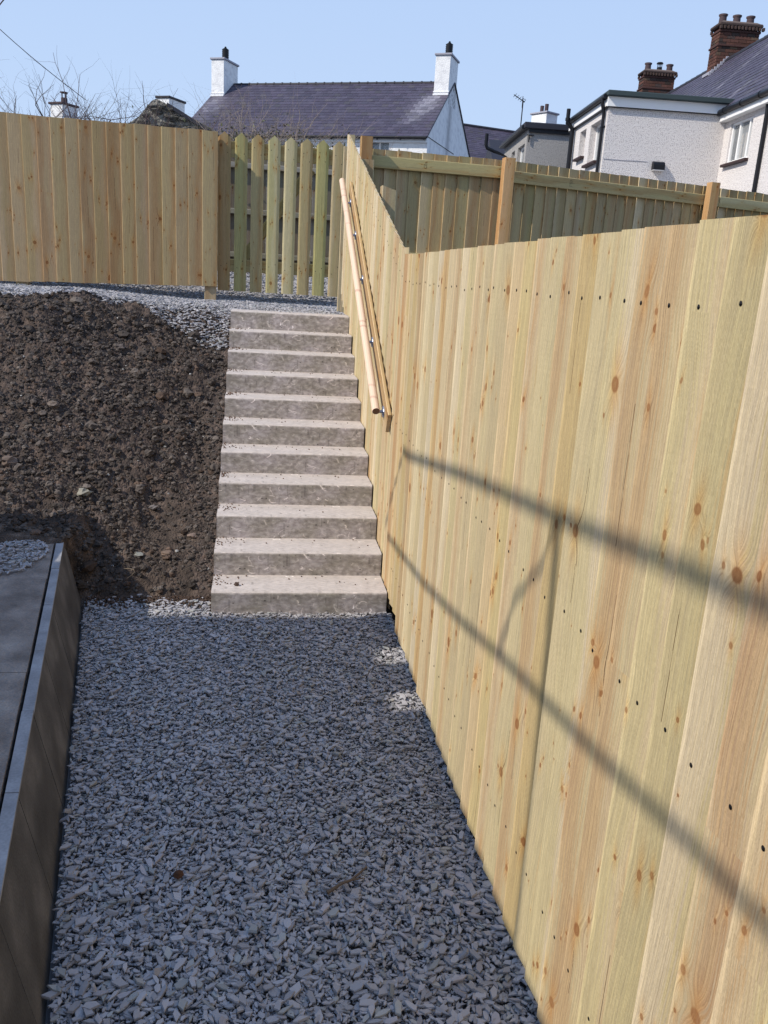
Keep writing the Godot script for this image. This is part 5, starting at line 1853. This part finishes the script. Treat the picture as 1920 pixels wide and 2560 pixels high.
func shade_house() -> void:
	# the house left of the path, out of the picture: its flat roof edge shades the path, its roof rail the fence
	var x := -3.0
	var t := thing("flat_roofed_house", "flat roofed house left of the path, known by the shadow it throws", "house", Transform3D(Basis(), Vector3(x, 0, 0)))
	var st := mb()
	wall(st, Vector3(0, 0.2, -2.97), Vector3(0, 0, 1), Vector3(0, 1, 0), 10.85, 2.85, [[4.5, 0.9, 5.8, 2.1]], Vector3(1, 0, 0))
	wall(st, Vector3(-7, 0.2, -2.97), Vector3(1, 0, 0), Vector3(0, 1, 0), 7.0, 2.9, [], Vector3(0, 0, -1))
	wall(st, Vector3(-7, 0.2, 7.88), Vector3(1, 0, 0), Vector3(0, 1, 0), 7.0, 2.9, [], Vector3(0, 0, 1))
	wall(st, Vector3(-7, 0.2, -2.97), Vector3(0, 0, 1), Vector3(0, 1, 0), 10.85, 2.85, [], Vector3(-1, 0, 0))
	obj("wall", st, M.white_dash, t)
	window(t, Vector3(-0.1, 1.1, 1.38), Vector3(0, 0, 1), Vector3(0, 1, 0), Vector3(1, 0, 0), 1.3, 1.2, [0.5])
	st = mb()
	box(st, Vector3(-3.5, 3.05, 2.455), Vector3(7.1, 0.11, 10.95), 0.01)
	obj("flat_roof", st, M.green_felt, t)
	st = mb()
	box(st, Vector3(1.28, 0.575, -3.72), Vector3(0.12, 0.79, 1.55), 0.005)
	box(st, Vector3(0.62, 0.66, -3.02), Vector3(1.2, 0.94, 0.1), 0.005)
	obj("porch_wall", st, M.white_dash, t)
	# kerb lengths along the roof edge, two of them missing
	st = mb()
	for e in [[-3.0, -2.60], [-2.42, -2.15], [-1.98, 7.9]]:
		box(st, Vector3(-0.02, 3.165, (e[0] + e[1]) / 2), Vector3(0.10, 0.18, e[1] - e[0]), 0.005)
	obj("roof_kerb", st, M.lead, t)
	var g := thing("roof_guard_rail", "tubular guard rail on the roof left of the path, its shadow bars cross the fence", "railing", Transform3D(Basis(), Vector3(x, 0, 0)))
	var dy := 3.724 * 0.87
	var dz := 3.724 * 0.3
	for run in [[[0.945, -3.98], [0.952, -3.83], [1.112, -2.79], [1.232, -1.86], [1.30, -1.37], [1.35, -1.0], [1.50, 0.4]], [[0.40, -4.30], [0.515, -3.255], [0.624, -2.612], [0.728, -2.079], [0.829, -1.436], [0.898, -1.07], [1.05, 0.2]], [[0.92, -3.99], [0.657, -4.224], [0.42, -4.39]], [[1.25, -1.83], [0.911, -1.80], [0.24, -1.775], [-0.02, -1.77]], [[1.20, -1.85], [1.08, -1.91], [0.94, -2.06], [0.78, -2.144], [0.70, -2.16]], [[1.48, 0.25], [-0.02, 0.3]]]:
		st = mb()
		var pts := []
		var rad := []
		var r := 0.0165
		if run[0][0] == 1.25: r = 0.0145
		if run[0][0] == 1.20: r = 0.010
		if run[0][0] == 0.40: r = 0.013
		if run[0][0] == 0.92: r = 0.010
		for p in run:
			pts.append(Vector3(0, p[0] + dy, p[1] + dz))
			rad.append(r)
		tube(st, pts, rad, 10)
		obj("bar" if run[0][1] < -3.9 or run[0][0] == 1.20 else "post", st, M.steel, g)

func _ready() -> void:
	rng.seed = 20240
	noise_a.seed = 3
	noise_a.frequency = 0.01
	noise_a.fractal_octaves = 4
	noise_b.seed = 9
	noise_b.frequency = 0.02
	noise_b.fractal_octaves = 2
	# camera
	var cam := Camera3D.new()
	cam.name = "camera"
	cam.fov = rad_to_deg(2.0 * atan(1280.0 / 2065.0))
	cam.keep_aspect = Camera3D.KEEP_HEIGHT
	cam.near = 0.05
	cam.far = 700.0
	cam.transform = Transform3D(Basis(Vector3.UP, -0.1592) * Basis(Vector3.RIGHT, -0.2748) * Basis(Vector3.BACK, 0.0614), Vector3(0, 1.7691, 0))
	add_child(cam)
	cam.current = true
	# sky
	var sky := ProceduralSkyMaterial.new()
	sky.sky_top_color = Color(0.58, 0.725, 0.95)
	sky.sky_horizon_color = Color(0.80, 0.885, 0.995)
	sky.sky_curve = 0.42
	sky.ground_bottom_color = Color(0.30, 0.29, 0.27)
	sky.ground_horizon_color = Color(0.62, 0.66, 0.70)
	sky.sun_angle_max = 8.0
	var env := Environment.new()
	env.background_mode = Environment.BG_SKY
	env.sky = Sky.new()
	env.sky.sky_material = sky
	env.background_energy_multiplier = 1.0
	env.tonemap_mode = Environment.TONE_MAPPER_LINEAR
	env.tonemap_exposure = 1.0
	env.sdfgi_enabled = true
	env.ssao_enabled = true
	env.ssil_enabled = true
	var we := WorldEnvironment.new()
	we.name = "world_environment"
	we.environment = env
	add_child(we)
	# sun
	var sun := DirectionalLight3D.new()
	sun.name = "sun"
	sun.light_energy = 1.4
	sun.light_color = Color(1.0, 0.965, 0.91)
	sun.light_angular_distance = 0.5
	sun.shadow_enabled = true
	add_child(sun)
	sun.look_at_from_position(Vector3(-1.0, 0.87, 0.30) * 20.0, Vector3.ZERO, Vector3.UP)
	make_materials()
	# setting
	grounds()
	soil_bank()
	# structures
	white_house()
	right_houses()
	left_houses()
	shade_house()
	steps()
	retaining_wall()
	# fences
	long_fence()
	gate_post()
	left_panel()
	gate()
	back_fence()
	lane_fence()
	handrail()
	plants()
	# loose stuff
	gravel()
	soil_things()
